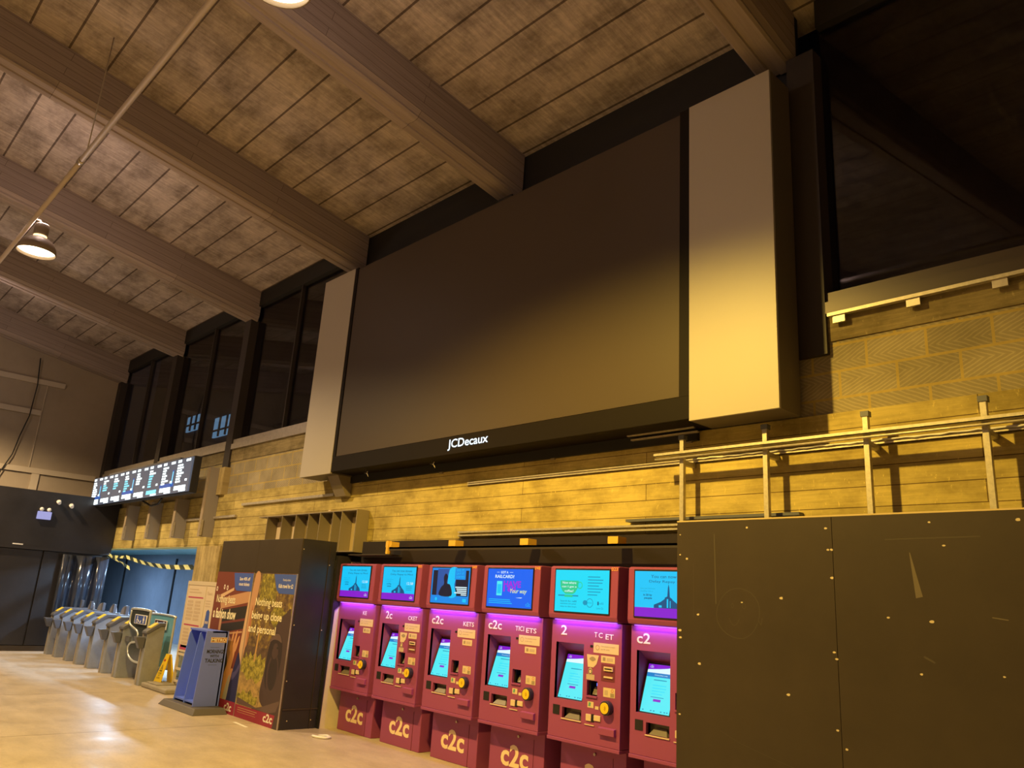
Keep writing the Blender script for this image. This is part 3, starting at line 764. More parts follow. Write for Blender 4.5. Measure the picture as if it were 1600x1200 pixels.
pp([(.0, .20), (.0, .30), (.10, .28), (.16, .35), (.26, .30), (.36, .36), (.46, .28), (.58, .30), (.56, .20), (.3, .16)], 'grass', .0012, False)
poly(a, fr, [(.33, .70), (.37, .70), (.40, 1.14), (.365, 1.14)], .0013, PI_['trunk'])
pp([(.62, .30), (.66, .62), (.70, .88), (.76, 1.05), (.86, 1.22), (1.02, 1.32), (1.165, 1.30), (1.165, .20), (.85, .18)], 'gorilla2', .0014)
pp([(.68, .62), (.70, .90), (.78, 1.06), (.92, 1.08), (1.03, 1.0), (1.06, .78), (1.0, .50), (.88, .40), (.74, .44)], 'gorilla', .0016)
pp([(.70, .96), (.80, 1.06), (.94, 1.07), (1.02, .98), (.92, 1.0), (.80, 1.0)], 'gorilla3', .0017)
poly(a, fr, ell(.80, .90, .022, .014, 12), .0019, PI_['dark']); poly(a, fr, ell(.93, .91, .022, .014, 12), .0019, PI_['dark'])
o_ = ell(.88, .60, .15, .24, 26, 2.2, 7.4); i_ = ell(.885, .61, .115, .20, 26, 2.2, 7.4)
for k in range(26): poly(a, fr, [o_[k], o_[k + 1], i_[k + 1], i_[k]], .0019, PI_['gorilla2'])
pp([(.80, .84), (.84, .95), (.92, .95), (.96, .84), (.90, .78), (.85, .78)], 'gorilla2', .0018)
poly(a, fr, ell(.82, .70, .015, .02, 10), .0019, PI_['dark']); poly(a, fr, ell(.89, .70, .015, .02, 10), .0019, PI_['dark'])
pp([(0, .74), (.04, .82), (.08, 1.0), (.10, 1.2), (.18, 1.5), (.20, 1.78), (.06, 1.80), (0, 1.4)], 'tan', .0018)
pp([(.06, .86), (.10, 1.0), (.12, 1.2), (.10, 1.4), (.05, 1.2)], 'skin2', .0020)
poly(a, fr, [(.02, .16), (.02, .24), (.6, .17), (1.15, .32), (1.15, .20), (.9, .15)], .0021, PI_['gorilla3'])
poly(a, fr, [(.58, 1.80), (1.176, 1.80), (1.176, 1.56), (.78, 1.56), (.70, 1.60), (.66, 1.66)], .0024, PI_['badge'])
text(a, fr, 'Family ticket', .84, 1.71, .20, .035, .003, PI_['white']); text(a, fr, 'Kids travel for £2', .74, 1.63, .38, .05, .003, PI_['white'], .02)
rect(a, fr, 0, 0, 1.178, .15, .0026, PI_['maroon']); poly(a, fr, [(1.05, 0), (1.178, 0), (1.178, .34), (1.10, .20)], .003, PI_['gorilla2'])
text(a, fr, 'Nothing beats', .16, 1.36, .74, .13, .0035, PI_['text'], .012)
text(a, fr, 'being up close', .10, 1.19, .84, .13, .0035, PI_['text'], .02)
text(a, fr, 'and personal', .06, 1.02, .76, .13, .0035, PI_['text'], .02)
text(a, fr, 'c2c', .80, .045, .24, .10, .0035, PI_['white'], .03)
rect(a, fr, .08, .115, .62, .123, .0035, PI_['tan']); rect(a, fr, .08, .09, .58, .098, .0035, PI_['tan']); rect(a, fr, .08, .065, .60, .07, .0035, PI_['tan'])
a.build('poster_picture', pm, ps)
for x in (1.178, 2.366): MB().box(x, x + .012, -.014, 0, 0, 1.81).build('poster_edge', M['alu'], t)

o = MB().hexa([(-9.9, 4.72, 0), (-9.5, 4.70, 0), (-9.5, 4.73, 0), (-9.9, 4.76, 0), (-9.9, 4.72, .003), (-9.5, 4.70, .003), (-9.5, 4.73, .003), (-9.9, 4.76, .003)]).build('paper_strip', M['white'])
tag(o, 'thin white paper strip lying on the floor before the gorilla poster', 'litter')
o = MB().tube([(-8.62, 5.18, .012), (-8.55, 5.25, .02), (-8.46, 5.24, .014), (-8.44, 5.16, .018), (-8.53, 5.13, .012), (-8.60, 5.10, .016), (-8.66, 5.12, .01)], .014, 8).build('crumpled_paper', M['white'])
tag(o, 'small crumpled white paper on the floor by the first two machines', 'litter')

# ---------------------------------------------------------------- ticket machines
def ring(a, fr, cu, cv, r0, r1, d, mi, n=20):
    A = ell(cu, cv, r0, r0, n); B = ell(cu, cv, r1, r1, n)
    for k in range(n): poly(a, fr, [A[k], A[(k + 1) % n], B[(k + 1) % n], B[k]], d, mi)

EK = list(E.keys()); EM = [E[k] for k in EK]; EI = {k: i for i, k in enumerate(EK)}
def ad_church(a, fr):
    rect(a, fr, 0, 0, .648, .37, .0005, EI['cyan']); rect(a, fr, 0, 0, .648, .075, .001, EI['purple'])
    text(a, fr, 'You can now donate', .17, .315, .40, .026, .0012, EI['dk']); text(a, fr, 'Delay Repay to Mind', .15, .272, .44, .026, .0012, EI['dk'])
    text(a, fr, 'Every year thousands', .06, .222, .15, .012, .0012, EI['dk2']); text(a, fr, 'travelling with us', .06, .20, .13, .012, .0012, EI['dk2'])
    text(a, fr, 'in 20 by', .09, .165, .09, .02, .0012, EI['dk'], .03); text(a, fr, 'people', .10, .14, .08, .02, .0012, EI['dk'], .03)
    text(a, fr, '12.58', .49, .175, .12, .028, .0012, EI['white']); lines(a, fr, .48, .155, .13, 3, .018, .0012, EI['dk2'])
    for p in ([(.20, .075), (.20, .10), (.27, .125), (.31, .15), (.31, .075)], [(.31, .075), (.31, .16), (.335, .17), (.34, .24), (.347, .27), (.354, .24), (.36, .165), (.385, .15), (.385, .075)],
              [(.385, .075), (.385, .145), (.44, .11), (.46, .075)]): poly(a, fr, p, .0012, EI['dk'])
    rect(a, fr, .33, .08, .345, .15, .0015, EI['cyan']); rect(a, fr, .36, .08, .368, .135, .0015, EI['cyan']); rect(a, fr, .25, .08, .28, .098, .0015, EI['cyan'])
    text(a, fr, 'c2c', .56, .02, .06, .03, .0015, EI['white'])
def ad_film(a, fr):
    rect(a, fr, 0, 0, .648, .37, .0005, EI['blue2']); rect(a, fr, .02, .08, .63, .345, .0008, EI['black'])
    rect(a, fr, .10, .08, .42, .36, .0009, EI['skin']); poly(a, fr, smooth([(.30, .08), (.30, .35), (.45, .36), (.40, .20), (.44, .08)]), .001, EI['cyan'])
    poly(a, fr, smooth([(.15, .08), (.17, .16), (.22, .20), (.21, .27), (.24, .31), (.28, .28), (.27, .21), (.33, .19), (.36, .08)]), .0014, EI['black'])
    rect(a, fr, .40, .25, .58, .37, .0015, EI['blue2'])
    for i, s in enumerate(('SEE IT.', 'SAY IT.', 'SORTED')): text(a, fr, s, .42, .335 - i * .035, .14, .024, .002, EI['cyan'])
    for i, wd in enumerate((.19, .17, .16, .20, .09)): rect(a, fr, .61 - wd, .165 - i * .019, .61, .176 - i * .019, .002, EI['white'])
    poly(a, fr, ell(.10, .04, .02, .018, 12), .001, EI['cyan']); rect(a, fr, .55, .02, .61, .055, .001, EI['cyan'])
def ad_railcard(a, fr):
    rect(a, fr, 0, 0, .648, .37, .0005, EI['blue'])
    text(a, fr, 'GOT A', .19, .325, .11, .024, .001, EI['white'], .02); rect(a, fr, .13, .335, .17, .338, .001, EI['white']); rect(a, fr, .32, .335, .37, .338, .001, EI['white'])
    text(a, fr, 'RAILCARD?', .11, .28, .28, .032, .001, EI['white'], .02)
    rect(a, fr, .14, .11, .22, .25, .001, EI['sky']); rect(a, fr, .15, .13, .21, .22, .0014, EI['cyan'])
    text(a, fr, 'HAVE', .24, .19, .25, .065, .001, EI['violet'], .04); text(a, fr, 'I 60', .24, .15, .18, .05, .0012, EI['violet'], .04)
    text(a, fr, 'Your way', .34, .125, .24, .055, .002, EI['yellow'], .01, .3)
    poly(a, fr, [(.42, .095), (.52, .10), (.50, .092)], .002, EI['white'])
    lines(a, fr, .03, .075, .40, 3, .017, .001, EI['cyan'], .4, .4); text(a, fr, 'c2c', .57, .02, .06, .035, .001, EI['cyan'])
def ad_cup(a, fr):
    rect(a, fr, 0, 0, .648, .37, .0005, EI['cyan2'])
    poly(a, fr, [(.06, .275), (.29, .275), (.285, .22), (.25, .17), (.22, .155), (.13, .155), (.09, .18), (.065, .22)], .001, EI['green'])
    ring(a, fr, .305, .235, .032, .024, .001, EI['green'])
    text(a, fr, "Now where", .09, .245, .17, .022, .0015, EI['white'], .01); text(a, fr, 'can I get a', .085, .208, .18, .022, .0015, EI['white'], .01); text(a, fr, 'coffee?', .12, .172, .11, .022, .0015, EI['white'], .01)
    rect(a, fr, .04, .135, .29, .147, .001, EI['dk2']); rect(a, fr, .12, .128, .22, .147, .0015, EI['green'])
    for i in range(3): text(a, fr, ('Search for refill', 'stations on your', 'way to the train')[i], .07, .085 - i * .025, .20, .015, .001, EI['dk'])
    lines(a, fr, .40, .315, .21, 7, .026, .001, EI['dk2'], .5, .3)
    poly(a, fr, ell(.375, .085, .028, .022, 14), .001, EI['dk2']); ring(a, fr, .43, .085, .04, .034, .001, EI['dk2'])
    text(a, fr, 'ticket', .405, .08, .05, .014, .001, EI['dk2']); rect(a, fr, .52, .07, .535, .10, .001, EI['dk']); text(a, fr, 'refill', .54, .075, .05, .02, .001, EI['dk2'])
    text(a, fr, 'Love c2c', .51, .035, .08, .018, .001, EI['dk2'])

WHITE = M['white']
def machine(x0, label, ad, c2c, tick, num, bar=True, extra=False, visible_right=True):
    t = thing('ticket_machine', label, 'ticket machine', (x0, 5.5, 0), 0, 'ticket machines in the recess')
    W = .83; yb = .05; mr = M['maroon']
    # plinth
    bp = MB().box(.05, .80, .18, .80, 0, .47).build('plinth', mr, t, .006)
    a = MB(); fr = F_front(.05, .18, 0); text(a, fr, 'c2c', .17, .115, .38, .20, .002, 0, .028); a.build('plinth_lettering', M['cream'], bp)
    MB().cyl((.46, .178, .40), (.46, .165, .40), .012, n=12).build('keyhole', M['alu'], bp)
    MB().box(.66, .663, .176, .18, .0, .40).build('plinth_seam', M['maroon_dark'], bp)
    # body as a frame round the openings (display bay, reader bay, tray, coin window)
    b = MB(); y0, y1 = yb, .80
    xs = [0, .035, .06, .14, .165, .39, .45, .57, .61, .76, W]
    # front skin made of slabs, leaving the bays open
    f0, f1 = yb, yb + .03
    b.box(0, W, f0, f1, 1.305, 1.50); b.box(0, .06, f0, f1, .82, 1.305); b.box(.40, W, f0, f1, 1.01, 1.305)
    b.box(.40, .45, f0, f1, .82, 1.01); b.box(.57, W, f0, f1, .88, 1.01); b.box(.57, W, f0, f1, .82, .88); b.box(.45, .57, f0, f1, .82, .885)
    b.box(0, .165, f0, f1, .665, .82); b.box(.165, .395, f0, f1, .755, .82); b.box(.395, W, f0, f1, .665, .82); b.box(0, W, f0, f1, .50, .665)
    b.box(0, .03, f1, y1, .50, 1.50); b.box(W - .03, W, f1, y1, .50, 1.50); b.box(0.03, W - .03, f1 + .25, y1, .50, 1.50)
    b.box(.03, W - .03, f1, y1, 1.46, 1.50); b.box(.03, W - .03, f1, y1, .50, .54)
    body = b.build('body', mr, t)
    MB().box(-.004, W + .004, yb - .008, .80, .468, .497).build('bottom_flange', mr, body, .004)
    # display bay lining, sloped
    bb = MB()
    bb.add([(.06, yb + .03, .82), (.40, yb + .03, .82), (.40, yb + .17, 1.22), (.06, yb + .17, 1.22)], [(0, 1, 2, 3)])
    bb.add([(.06, yb + .03, 1.305), (.40, yb + .03, 1.305), (.40, yb + .17, 1.22), (.06, yb + .17, 1.22)], [(0, 1, 2, 3)])
    for x in (.06, .40): bb.add([(x, yb, .82), (x, yb + .03, .82), (x, yb + .17, 1.22), (x, yb + .03, 1.305), (x, yb, 1.305)], [(0, 1, 2, 3, 4)])
    bb.build('display_bay', mr, body)
    # touch display
    fr = lambda u, v, d: (.085 + u, yb + .022 + .13 * (v / .40) - d, .83 + v)
    ts = MB(); ts.hexa([fr(-.012, -.012, .0), fr(.302, -.012, .0), fr(.302, -.012, -.03), fr(-.012, -.012, -.03), fr(-.012, .378, 0), fr(.302, .378, 0), fr(.302, .378, -.03), fr(-.012, .378, -.03)])
    td = ts.build('touch_display', M['slot'], t)
    a = MB(); rect(a, fr, 0, 0, .29, .368, .002, EI['sky'])
    poly(a, fr, [(0, .368), (0, .325), (.12, .335), (.20, .345), (.29, .368)], .003, EI['purple']); text(a, fr, 'c2c', .02, .340, .035, .02, .0035, EI['white'])
    poly(a, fr, [(.12, .334), (.2, .344), (.29, .366), (.29, .30), (0, .30), (0, .324)], .0026, EI['white'])
    rect(a, fr, .235, .33, .265, .345, .0035, EI['dk'])
    if bar: rect(a, fr, 0, .27, .29, .302, .003, EI['bluebar']); text(a, fr, 'Contactless only', .08, .279, .13, .012, .0035, EI['white'])
    rect(a, fr, .08, .245, .21, .252, .003, EI['dk2']); rect(a, fr, .05, .14, .24, .225, .0028, EI['white']) if False else None
    lines(a, fr, .08, .21, .14, 4, .022, .003, EI['cyan2'], .3, .25); rect(a, fr, .08, .115, .21, .12, .003, EI['dk2'])
    rect(a, fr, .11, .085, .185, .104, .003, EI['purple'])
    for u in (.02, .10, .13, .20, .235, .26): rect(a, fr, u, .012, u + .015, .02, .003, EI['dk2'])
    a.build('display_image', EM, td)
    # header box with slanted chin
    hb = MB().prism([(-.012, 1.55), (.0, 1.515), (.05, 1.508), (.70, 1.500), (.70, 1.985), (0.02, 1.985), (-.005, 1.975)], 'x', 0, W - .01).build('header_box', mr, t, .006)
    MB().box(.068, .738, -.018, .0, 1.565, 1.962).build('header_bezel', M['slot'], hb, .004)
    a = MB(); fr = F_front(.081, -.0185, 1.578); ad(a, fr); a.build('header_display', EM, hb)
    if num:
        a = MB(); text(a, F_front(.742, -.007, 1.946), num, 0, 0, .074, .030, .001, 0, .012); a.build('header_number', M['orange'], hb)
    MB().box(.04, W - .05, .034, .049, 1.501, 1.506).build('strip_light', E['led'], t)
    ld = bpy.data.lights.new('strip', 'AREA'); ld.shape = 'RECTANGLE'; ld.size = W - .1; ld.size_y = .02; ld.energy = 2.2; ld.color = (.30, .09, 1.0)
    lo = bpy.data.objects.new('strip_light_source', ld); COL.objects.link(lo); lo.location = (W / 2, .018, 1.503); lo.rotation_euler = (math.radians(20), 0, 0); lo.parent = t
    # lettering
    fr = F_front(0, yb, 0)
    for s, u, v, wd, ht, bo in c2c + tick:
        a = MB(); text(a, fr, s, u, v, wd, ht, .0025, 0, bo); a.build('lettering', WHITE, body)
    # stickers
    SM = [M['sticker'], M['sticker_ink'], M['slot'], M['paper2'], P['coral'], M['sticker_green']]
    a = MB(); rect(a, fr, .515, 1.245, .80, 1.33, .002, 0); ring(a, fr, .56, 1.29, .022, .018, .003, 1)
    text(a, fr, 'This machine accepts', .60, 1.295, .16, .014, .003, 1); text(a, fr, 'cards only', .60, 1.27, .10, .014, .003, 1)
    a.build('sticker', SM, body)
    a = MB(); rect(a, fr, .475, 1.285, .508, 1.305, .002, 2); a.build('camera_hole', SM, body)
    a = MB(); rect(a, fr, .605, 1.17, .76, 1.228, .002, 0); rect(a, fr, .625, 1.185, .655, 1.215, .003, 1); rect(a, fr, .67, 1.185, .74, 1.212, .003, 3)
    a.build('sticker', SM, body)
    a = MB(); rect(a, fr, .64, .895, .77, .97, .002, 0); rect(a, fr, .655, .91, .69, .95, .003, 3); rect(a, fr, .72, .90, .76, .93, .003, 1); ring(a, fr, .74, .95, .014, .009, .003, 4)
    a.build('sticker', SM, body)
    a = MB(); rect(a, fr, .465, .788, .535, .838, .002, 0); poly(a, fr, [(.475, .80), (.50, .80), (.505, .83), (.48, .832)], .003, 5)
    a.build('sticker', SM, body)
    a = MB(); rect(a, fr, .552, .782, .592, .808, .002, 0); a.build('sticker', SM, body)
    if extra:
        a = MB(); poly(a, fr, [(.44, 1.225), (.58, 1.225), (.555, 1.15), (.52, 1.12), (.455, 1.12)], .002, 0); poly(a, fr, smooth([(.47, 1.19), (.51, 1.21), (.545, 1.19), (.51, 1.17)]), .003, 1)
        poly(a, fr, ell(.485, 1.085, .025, .03, 16), .002, 0); ring(a, fr, .485, 1.085, .022, .016, .003, 2)
        rect(a, fr, .44, 1.015, .535, 1.06, .002, 3)
        a.build('contactless_sticker', [M['sticker'], M['sticker_ink'], M['ink'], M['paper2']], body)
        k = MB().box(.61, .762, yb - .002, yb + .0, 1.02, 1.158).build('card_slot_plate', M['maroon_dark'], body)
        kk = MB().box(.645, .745, yb - .012, yb - .001, 1.105, 1.14).build('card_slot', M['sticker'], body); MB().box(.655, .735, yb - .014, yb - .011, 1.118, 1.128).build('slot_mouth', M['slot'], kk)
        MB().box(.645, .745, yb - .010, yb - .001, 1.048, 1.062).build('receipt_slot', M['sticker'], body)
    # card reader bay
    r = MB().box(.45, .57, yb + .10, yb + .12, .885, 1.01).box(.455, .47, yb + .03, yb + .10, .885, 1.01).build('card_reader', M['slot'], t)
    MB().hexa([(.49, yb + .03, .895), (.55, yb + .03, .895), (.55, yb + .1, .895), (.49, yb + .1, .895), (.49, yb + .06, .955), (.55, yb + .06, .955), (.55, yb + .1, .955), (.49, yb + .1, .955)]).build('keypad', M['trayflap'], r)
    MB().box(.515, .545, yb + .055, yb + .062, .965, .99).build('reader_light', E['pinblue'], r)
    MB().box(.445, .575, yb - .012, yb + .01, .872, .884).build('reader_ledge', mr, t)
    # yellow contactless disc
    c = MB(); c.cyl((.70, yb, .81), (.70, yb - .05, .81), .058, n=28); rd = c.build('contactless_reader', M['knobblack'], t, .004)
    k = MB().cyl((.70, yb - .0495, .81), (.70, yb - .056, .81), .045, n=28).build('reader_disc', M['coin'], rd)
    a = MB(); fk = F_front(.70, yb - .0565, .81)
    for rr in (.014, .024): 
        A = ell(-.008, 0, rr, rr, 8, -1.0, 1.0); B = ell(-.008, 0, rr - .005, rr - .005, 8, -1.0, 1.0)
        for q in range(8): poly(a, fk, [A[q], A[q + 1], B[q + 1], B[q]], .001, 0)
    a.build('reader_symbol', M['coin_ink'], rd)
    # dispensing tray, camera window, change labels, code box
    tr = MB().box(.165, .395, yb + .06, yb + .07, .665, .755).build('ticket_tray', M['tray'], t)
    MB().hexa([(.19, yb + .005, .668), (.37, yb + .005, .668), (.37, yb + .05, .668), (.19, yb + .05, .668), (.225, yb + .045, .72), (.335, yb + .045, .72), (.335, yb + .055, .72), (.225, yb + .055, .72)]).build('tray_flap', M['trayflap'], tr)
    MB().box(.16, .40, yb - .008, yb + .03, .655, .664).build('tray_lip', M['sticker'], tr)
    MB().box(.055, .135, yb - .004, yb, .685, .765).build('coin_window', M['slot'], t)
    MB().box(.455, .515, yb - .01, yb, .68, .735).build('label_plate', M['sticker'], t, .003); MB().box(.516, .545, yb - .003, yb, .675, .74).build('coin_slot', M['slot'], t)
    MB().box(.546, .62, yb - .01, yb, .69, .735).build('label_plate', M['sticker'], t, .003); MB().box(.44, .55, yb - .008, yb, .645, .652).build('slot_lip', M['sticker'], t)
    MB().hexa([(.615, yb - .03, .595), (.79, yb - .03, .595), (.79, yb, .585), (.615, yb, .585), (.615, yb - .03, .648), (.79, yb - .03, .648), (.79, yb, .656), (.615, yb, .656)]).build('lock_box', M['maroon'], t, .003)
    return t
A2 = .014
machine(-9.10, 'maroon ticket machine at the far left, its logo worn off and half in shadow', ad_church, [], [('KE', .56, 1.375, .085, .045, .012)], None)
machine(-8.165, 'maroon ticket machine second from left, lettering worn to 2C and CKET', ad_church, [('2c', .12, 1.36, .13, .085, A2)], [('CKET', .57, 1.365, .17, .045, .012)], '085', extra=True)
machine(-7.212, 'maroon ticket machine with film scene advert and KETS lettering', ad_film, [('c2c', .06, 1.355, .20, .085, A2)], [('KETS', .60, 1.36, .17, .045, .012)], '049')
machine(-6.275, 'maroon ticket machine with bright blue railcard advert', ad_railcard, [('c2c', .06, 1.36, .20, .085, A2)], [('TICI', .46, 1.365, .12, .045, .012), ('ETS', .61, 1.355, .14, .045, .012)], '048')
machine(-5.318, 'maroon ticket machine with green coffee cup advert numbered 023', ad_cup, [('2', .115, 1.37, .075, .085, A2)], [('T', .52, 1.375, .035, .042, .012), ('C', .57, 1.372, .045, .044, .012), ('ET', .65, 1.365, .09, .044, .012)], '023', bar=False, extra=True)
machine(-4.385, 'maroon ticket machine cut off by the dark hoarding, nearest of the row', ad_church, [('c2', .06, 1.36, .14, .085, A2)], [], None)

# fascia, track and blocks over the machines
o = MB().box(-9.11, -3.2, 5.80, 5.86, 1.99, 2.29).build('fascia_board', M['darkboard']); tag(o, 'near black fascia board behind the tops of the ticket machines', 'fascia')
t = thing('steel_track', 'dark steel track with yellow timber packers above the ticket machines', 'track', (-9.12, 5.58, 2.13))
MB().box(.95, 5.9, 0, .06, .04, .06).box(.95, 5.9, 0, .01, .02, .06).box(.03, .95, 0, .20, -.035, -.02).build('angle', M['darkframe'], t)
for x in (.84, 2.08, 3.24, 4.40): MB().box(x, x + .12, .02, .14, .065, .13).build('packer', M['timber_yellow'], t)
MB().box(.88, .92, -.0, .05, -.03, .14).build('hanger', M['timber_yellow'], t)

# steel bracket frame over the poster box
t = thing('bracket_frame', 'weathered steel frame with upright fins above the black poster box', 'steel frame', (-12.3, 5.80, 2.16))
MB().box(0, 2.96, 0, .195, .56, .575).box(2.945, 2.96, 0, .195, 0, .56).build('outer_frame', M['steelbracket'], t)
for x in (.30, .80, 1.24, 1.63, 1.96, 2.32, 2.56):
    MB().box(x, x + .014, 0, .195, 0.0, .56).build('fin', M['steelbracket'], t)
MB().box(1.2, 2.945, 0, .195, 0, .014).build('bottom_plate', M['steelbracket'], t)
MB().box(0.0, 2.945, .180, .194, .014, .50).build('back_plate', M['sticker'], t)
for x in (.12, .62, 1.06, 1.46): MB().tube([(x, .12, .45), (x + .12, .12, .45), (x + .12, .13, .38)], .014, 6).build('hook', M['blackmatte'], t)

# ---------------------------------------------------------------- departure board with its fins
t = thing('departure_board', 'long lit departure board of eight columns high on the left', 'departure board', (-20.5, 5.40, 3.24))
MB().box(0, 5.98, .03, .17, -.02, .66).build('casing', M['blackmatte'], t, .01)
for k in range(8):
    u0 = .02 + k * .745
    d = MB().box(u0, u0 + .73, 0, .03, 0, .64).build('display', E['board'], t)
    a = MB(); fr = F_front(u0, -.001, 0)
    if k in (0, 3, 6): rect(a, fr, .0, .13, .73, .20, .001, EI['board_b']); rect(a, fr, .58, .14, .66, .45, .001, EI['board_b']); rect(a, fr, .60, .18, .64, .42, .0015, EI['board_c'])
    rect(a, fr, .05, .57, .22, .62, .002, EI['board_w']); rect(a, fr, .45, .57, .66, .615, .002, EI['board_w'])
    cc = 'board_c' if k in (1, 2, 3, 5) else 'board_w'
    for j in range(7 if k in (0, 3, 5, 6, 7) else 5): rect(a, fr, .06, .50 - j * .052, .06 + .16 + .18 * random.random(), .535 - j * .052, .002, EI[cc if j > 1 else 'board_w'])
    rect(a, fr, .04, .045, .60, .125, .002, EI['board_w' if k != 5 else 'board_c']); rect(a, fr, .30, .01, .62, .045, .002, EI['board_w'])
    rect(a, fr, .52, .20, .62, .24, .002, EI['board_w'])
    a.build('display_text', EM, d)
MB().box(.9, 5.2, .05, .16, .66, .70).build('top_cover', M['steel_dark'], t)
for k, x in enumerate((-14.42, -15.78, -17.22, -18.66, -20.08)):
    fn = thing('wall_fin', 'upright steel fin below the departure board, %s' % ('nearest, standing clear at its right end', 'second from the right', 'third from the right', 'fourth from the right', 'farthest left')[k], 'fin', (x - .12, 5.68, 2.46), 0, 'fins under the departure board')
    MB().box(-.02, .02, .08, .315, 0, 1.28 if k == 0 else 0.76).build('plate', M['panelside'], fn)
    MB().box(-.09, .02, .068, .08, 0, 1.28 if k == 0 else 0.76).build('flange', M['sticker_ink'], fn)
    MB().box(.02, .035, .05, .10, .02, .30).build('bracket', M['galv'], fn)
MB_ = MB(); MB_.tube([(-17.3, 5.55, 3.22), (-16.9, 5.6, 3.10), (-16.5, 5.6, 3.12), (-16.2, 5.55, 3.21)], .02, 6)
o = MB_.build('cable', M['blackmatte']); tag(o, 'black cable looping under the departure board', 'cable')

# ---------------------------------------------------------------- billboard
t = thing('billboard', 'huge unlit black advertising screen with grey cladding panels at both ends', 'billboard', (-9.85, 5.62, 3.235)); t.scale = (1.0218,) * 3
MB().box(0.0, 5.88, .03, .40, .02, 3.08).build('casing', M['bezel'], t)
MB().box(0.07, 5.765, .0, .03, .235, 3.06).build('display', M['screen'], t)
lb = MB().box(0, 5.88, -.012, .03, .02, .228).build('lower_bezel', M['bezel'], t, .004)
MB().box(5.77, 5.88, -.012, .03, .228, 3.08).build('side_bezel', M['bezel'], t); MB().box(0, .066, -.012, .03, .228, 3.08).build('side_bezel', M['bezel'], t)
a = MB(); text(a, F_front(2.585, -.012, .062), 'JCDecaux', 0, 0, .70, .13, .006, 0, .012); a.build('backlit_lettering', E['logo'], lb)
ld = bpy.data.lights.new('logo', 'AREA'); ld.shape = 'RECTANGLE'; ld.size = .7; ld.size_y = .12; ld.energy = .6; ld.color = (.6, .75, 1.0)
lo = bpy.data.objects.new('logo_glow', ld); COL.objects.link(lo); lo.location = (2.93, -.03, .12); lo.rotation_euler = (math.radians(-90), 0, 0); lo.parent = t
for x0, x1, lab in ((-.86, 0, 'left grey cladding panel'), (5.88, 6.71, 'right grey cladding panel')):
    p = MB().box(x0, x1, -.02, .006, .0, 3.08).build('cladding_panel', M['panel'], t, .002); p['label'] = lab
    MB().box(x0 + .001, x1 - .001, .006, .33, .001, 3.079).build('panel_casing', M['panelbox'], p)
MB().box(.3, 5.6, .40, .48, .3, 2.9).build('mounting_frame', M['blackmatte'], t)
for x in (.2, 2.0, 3.9, 5.6): MB().box(x, x + .06, .34, .36, -.1, .1).build('mounting_bracket', M['steelbracket'], t)
MB().prism([(.12, .0), (.36, .0), (.36, -.27), (.28, -.27)], 'x', -.30, -.02).build('corner_bracket', M['steelbracket'], t)
MB().box(5.0, 5.75, .30, .33, -.02, -.005).box(5.0, 5.75, .24, .27, .01, .02).build('lower_rail', M['galv'], t)
b = MB()
for x in (.72, 2.15): b.tube([(x, .10, .02), (x + .05, .08, -.05), (x + .09, .07, -.02)], .004, 5); b.tube([(x - .03, .10, -.03), (x + .06, .08, -.04), (x + .1, .08, -.09)], .004, 5)
b.build('wire_tie', M['alu'], t)

# ---------------------------------------------------------------- cable tray on struts, right
up_lab = ['leftmost, under the corner of the right cladding panel', 'second from the left', 'third from the left', 'rightmost, by the picture edge']
for k, x in enumerate((-4.06, -3.243, -2.417, -1.619)):
    t = thing('strut_post', 'galvanised upright strut on the concrete band, ' + up_lab[k], 'strut', (x, 5.80, 2.0), 0, 'galvanised struts over the hoarding')
    MB().box(-.021, .021, 0, .041, .31, 1.165).build('channel', M['galv'], t, .003)
    MB().box(-.021, .021, .041, .20, .90, .94).build('arm', M['galv'], t)
    MB().box(-.03, .03, -.006, .05, 1.13, 1.17).build('end_cap', M['steel_dark'], t)
t = thing('cable_tray', 'long galvanised cable tray running across the upright struts', 'cable tray', (-4.315, 5.735, 2.96))
MB().box(0, 5.2, -.005, .055, .022, .028).box(0, 5.2, -.005, .0, .022, .05).box(0, 5.2, .05, .055, .022, .05).build('tray', M['galv'], t)
MB().tube([(0, .02, .0), (5.2, .02, .0)], .010, 8).build('pipe', M['galv'], t)
t = thing('cable_run', 'perforated galvanised trunking with white cables along the concrete band', 'trunking', (-7.25, 5.955, 2.95))
MB().box(0, 8.6, .02, .044, .0, .012).box(0, 8.6, .02, .044, .026, .036).box(0, 8.6, .034, .044, .0, .036).build('channel', M['galv'], t)
pts = []
for i in range(90): pts.append((3.2 + i * .06, .012 + .003 * math.sin(i * 1.7), .026 + .004 * math.sin(i * 2.3) + .002 * math.sin(i * .7)))
MB().tube(pts, .007, 6).build('cable', M['white'], t)
t = thing('lower_trunking', 'pair of galvanised channels on the lintel just above the ticket machines', 'trunking', (-7.33, 5.955, 2.345))
MB().box(0, 4.3, 0, .044, .0, .018).build('channel', M['galv'], t); MB().box(0, 4.3, 0, .044, .038, .058).build('channel', M['galv'], t)
MB().box(2.55, 4.3, -.03, .044, .085, .11).build('cover_strip', M['steel_dark'], t)
for nm, x0, x1, z, lab in (('wall_channel', -13.4, -10.3, 2.99, 'slim galvanised channel on the concrete left of the screen corner'), ('wall_channel', -15.85, -13.6, 2.80, 'slim dark channel on the concrete above the gateline opening')):
    o = MB().box(x0, x1, 5.955, 5.998, z, z + .04).build(nm, M['galv']); tag(o, lab, 'channel')
o = MB().box(-10.34, -10.28, 5.93, 5.998, 2.72, 2.78).build('junction_box', M['sticker']); tag(o, 'small pale junction box below the left screen corner', 'junction box')

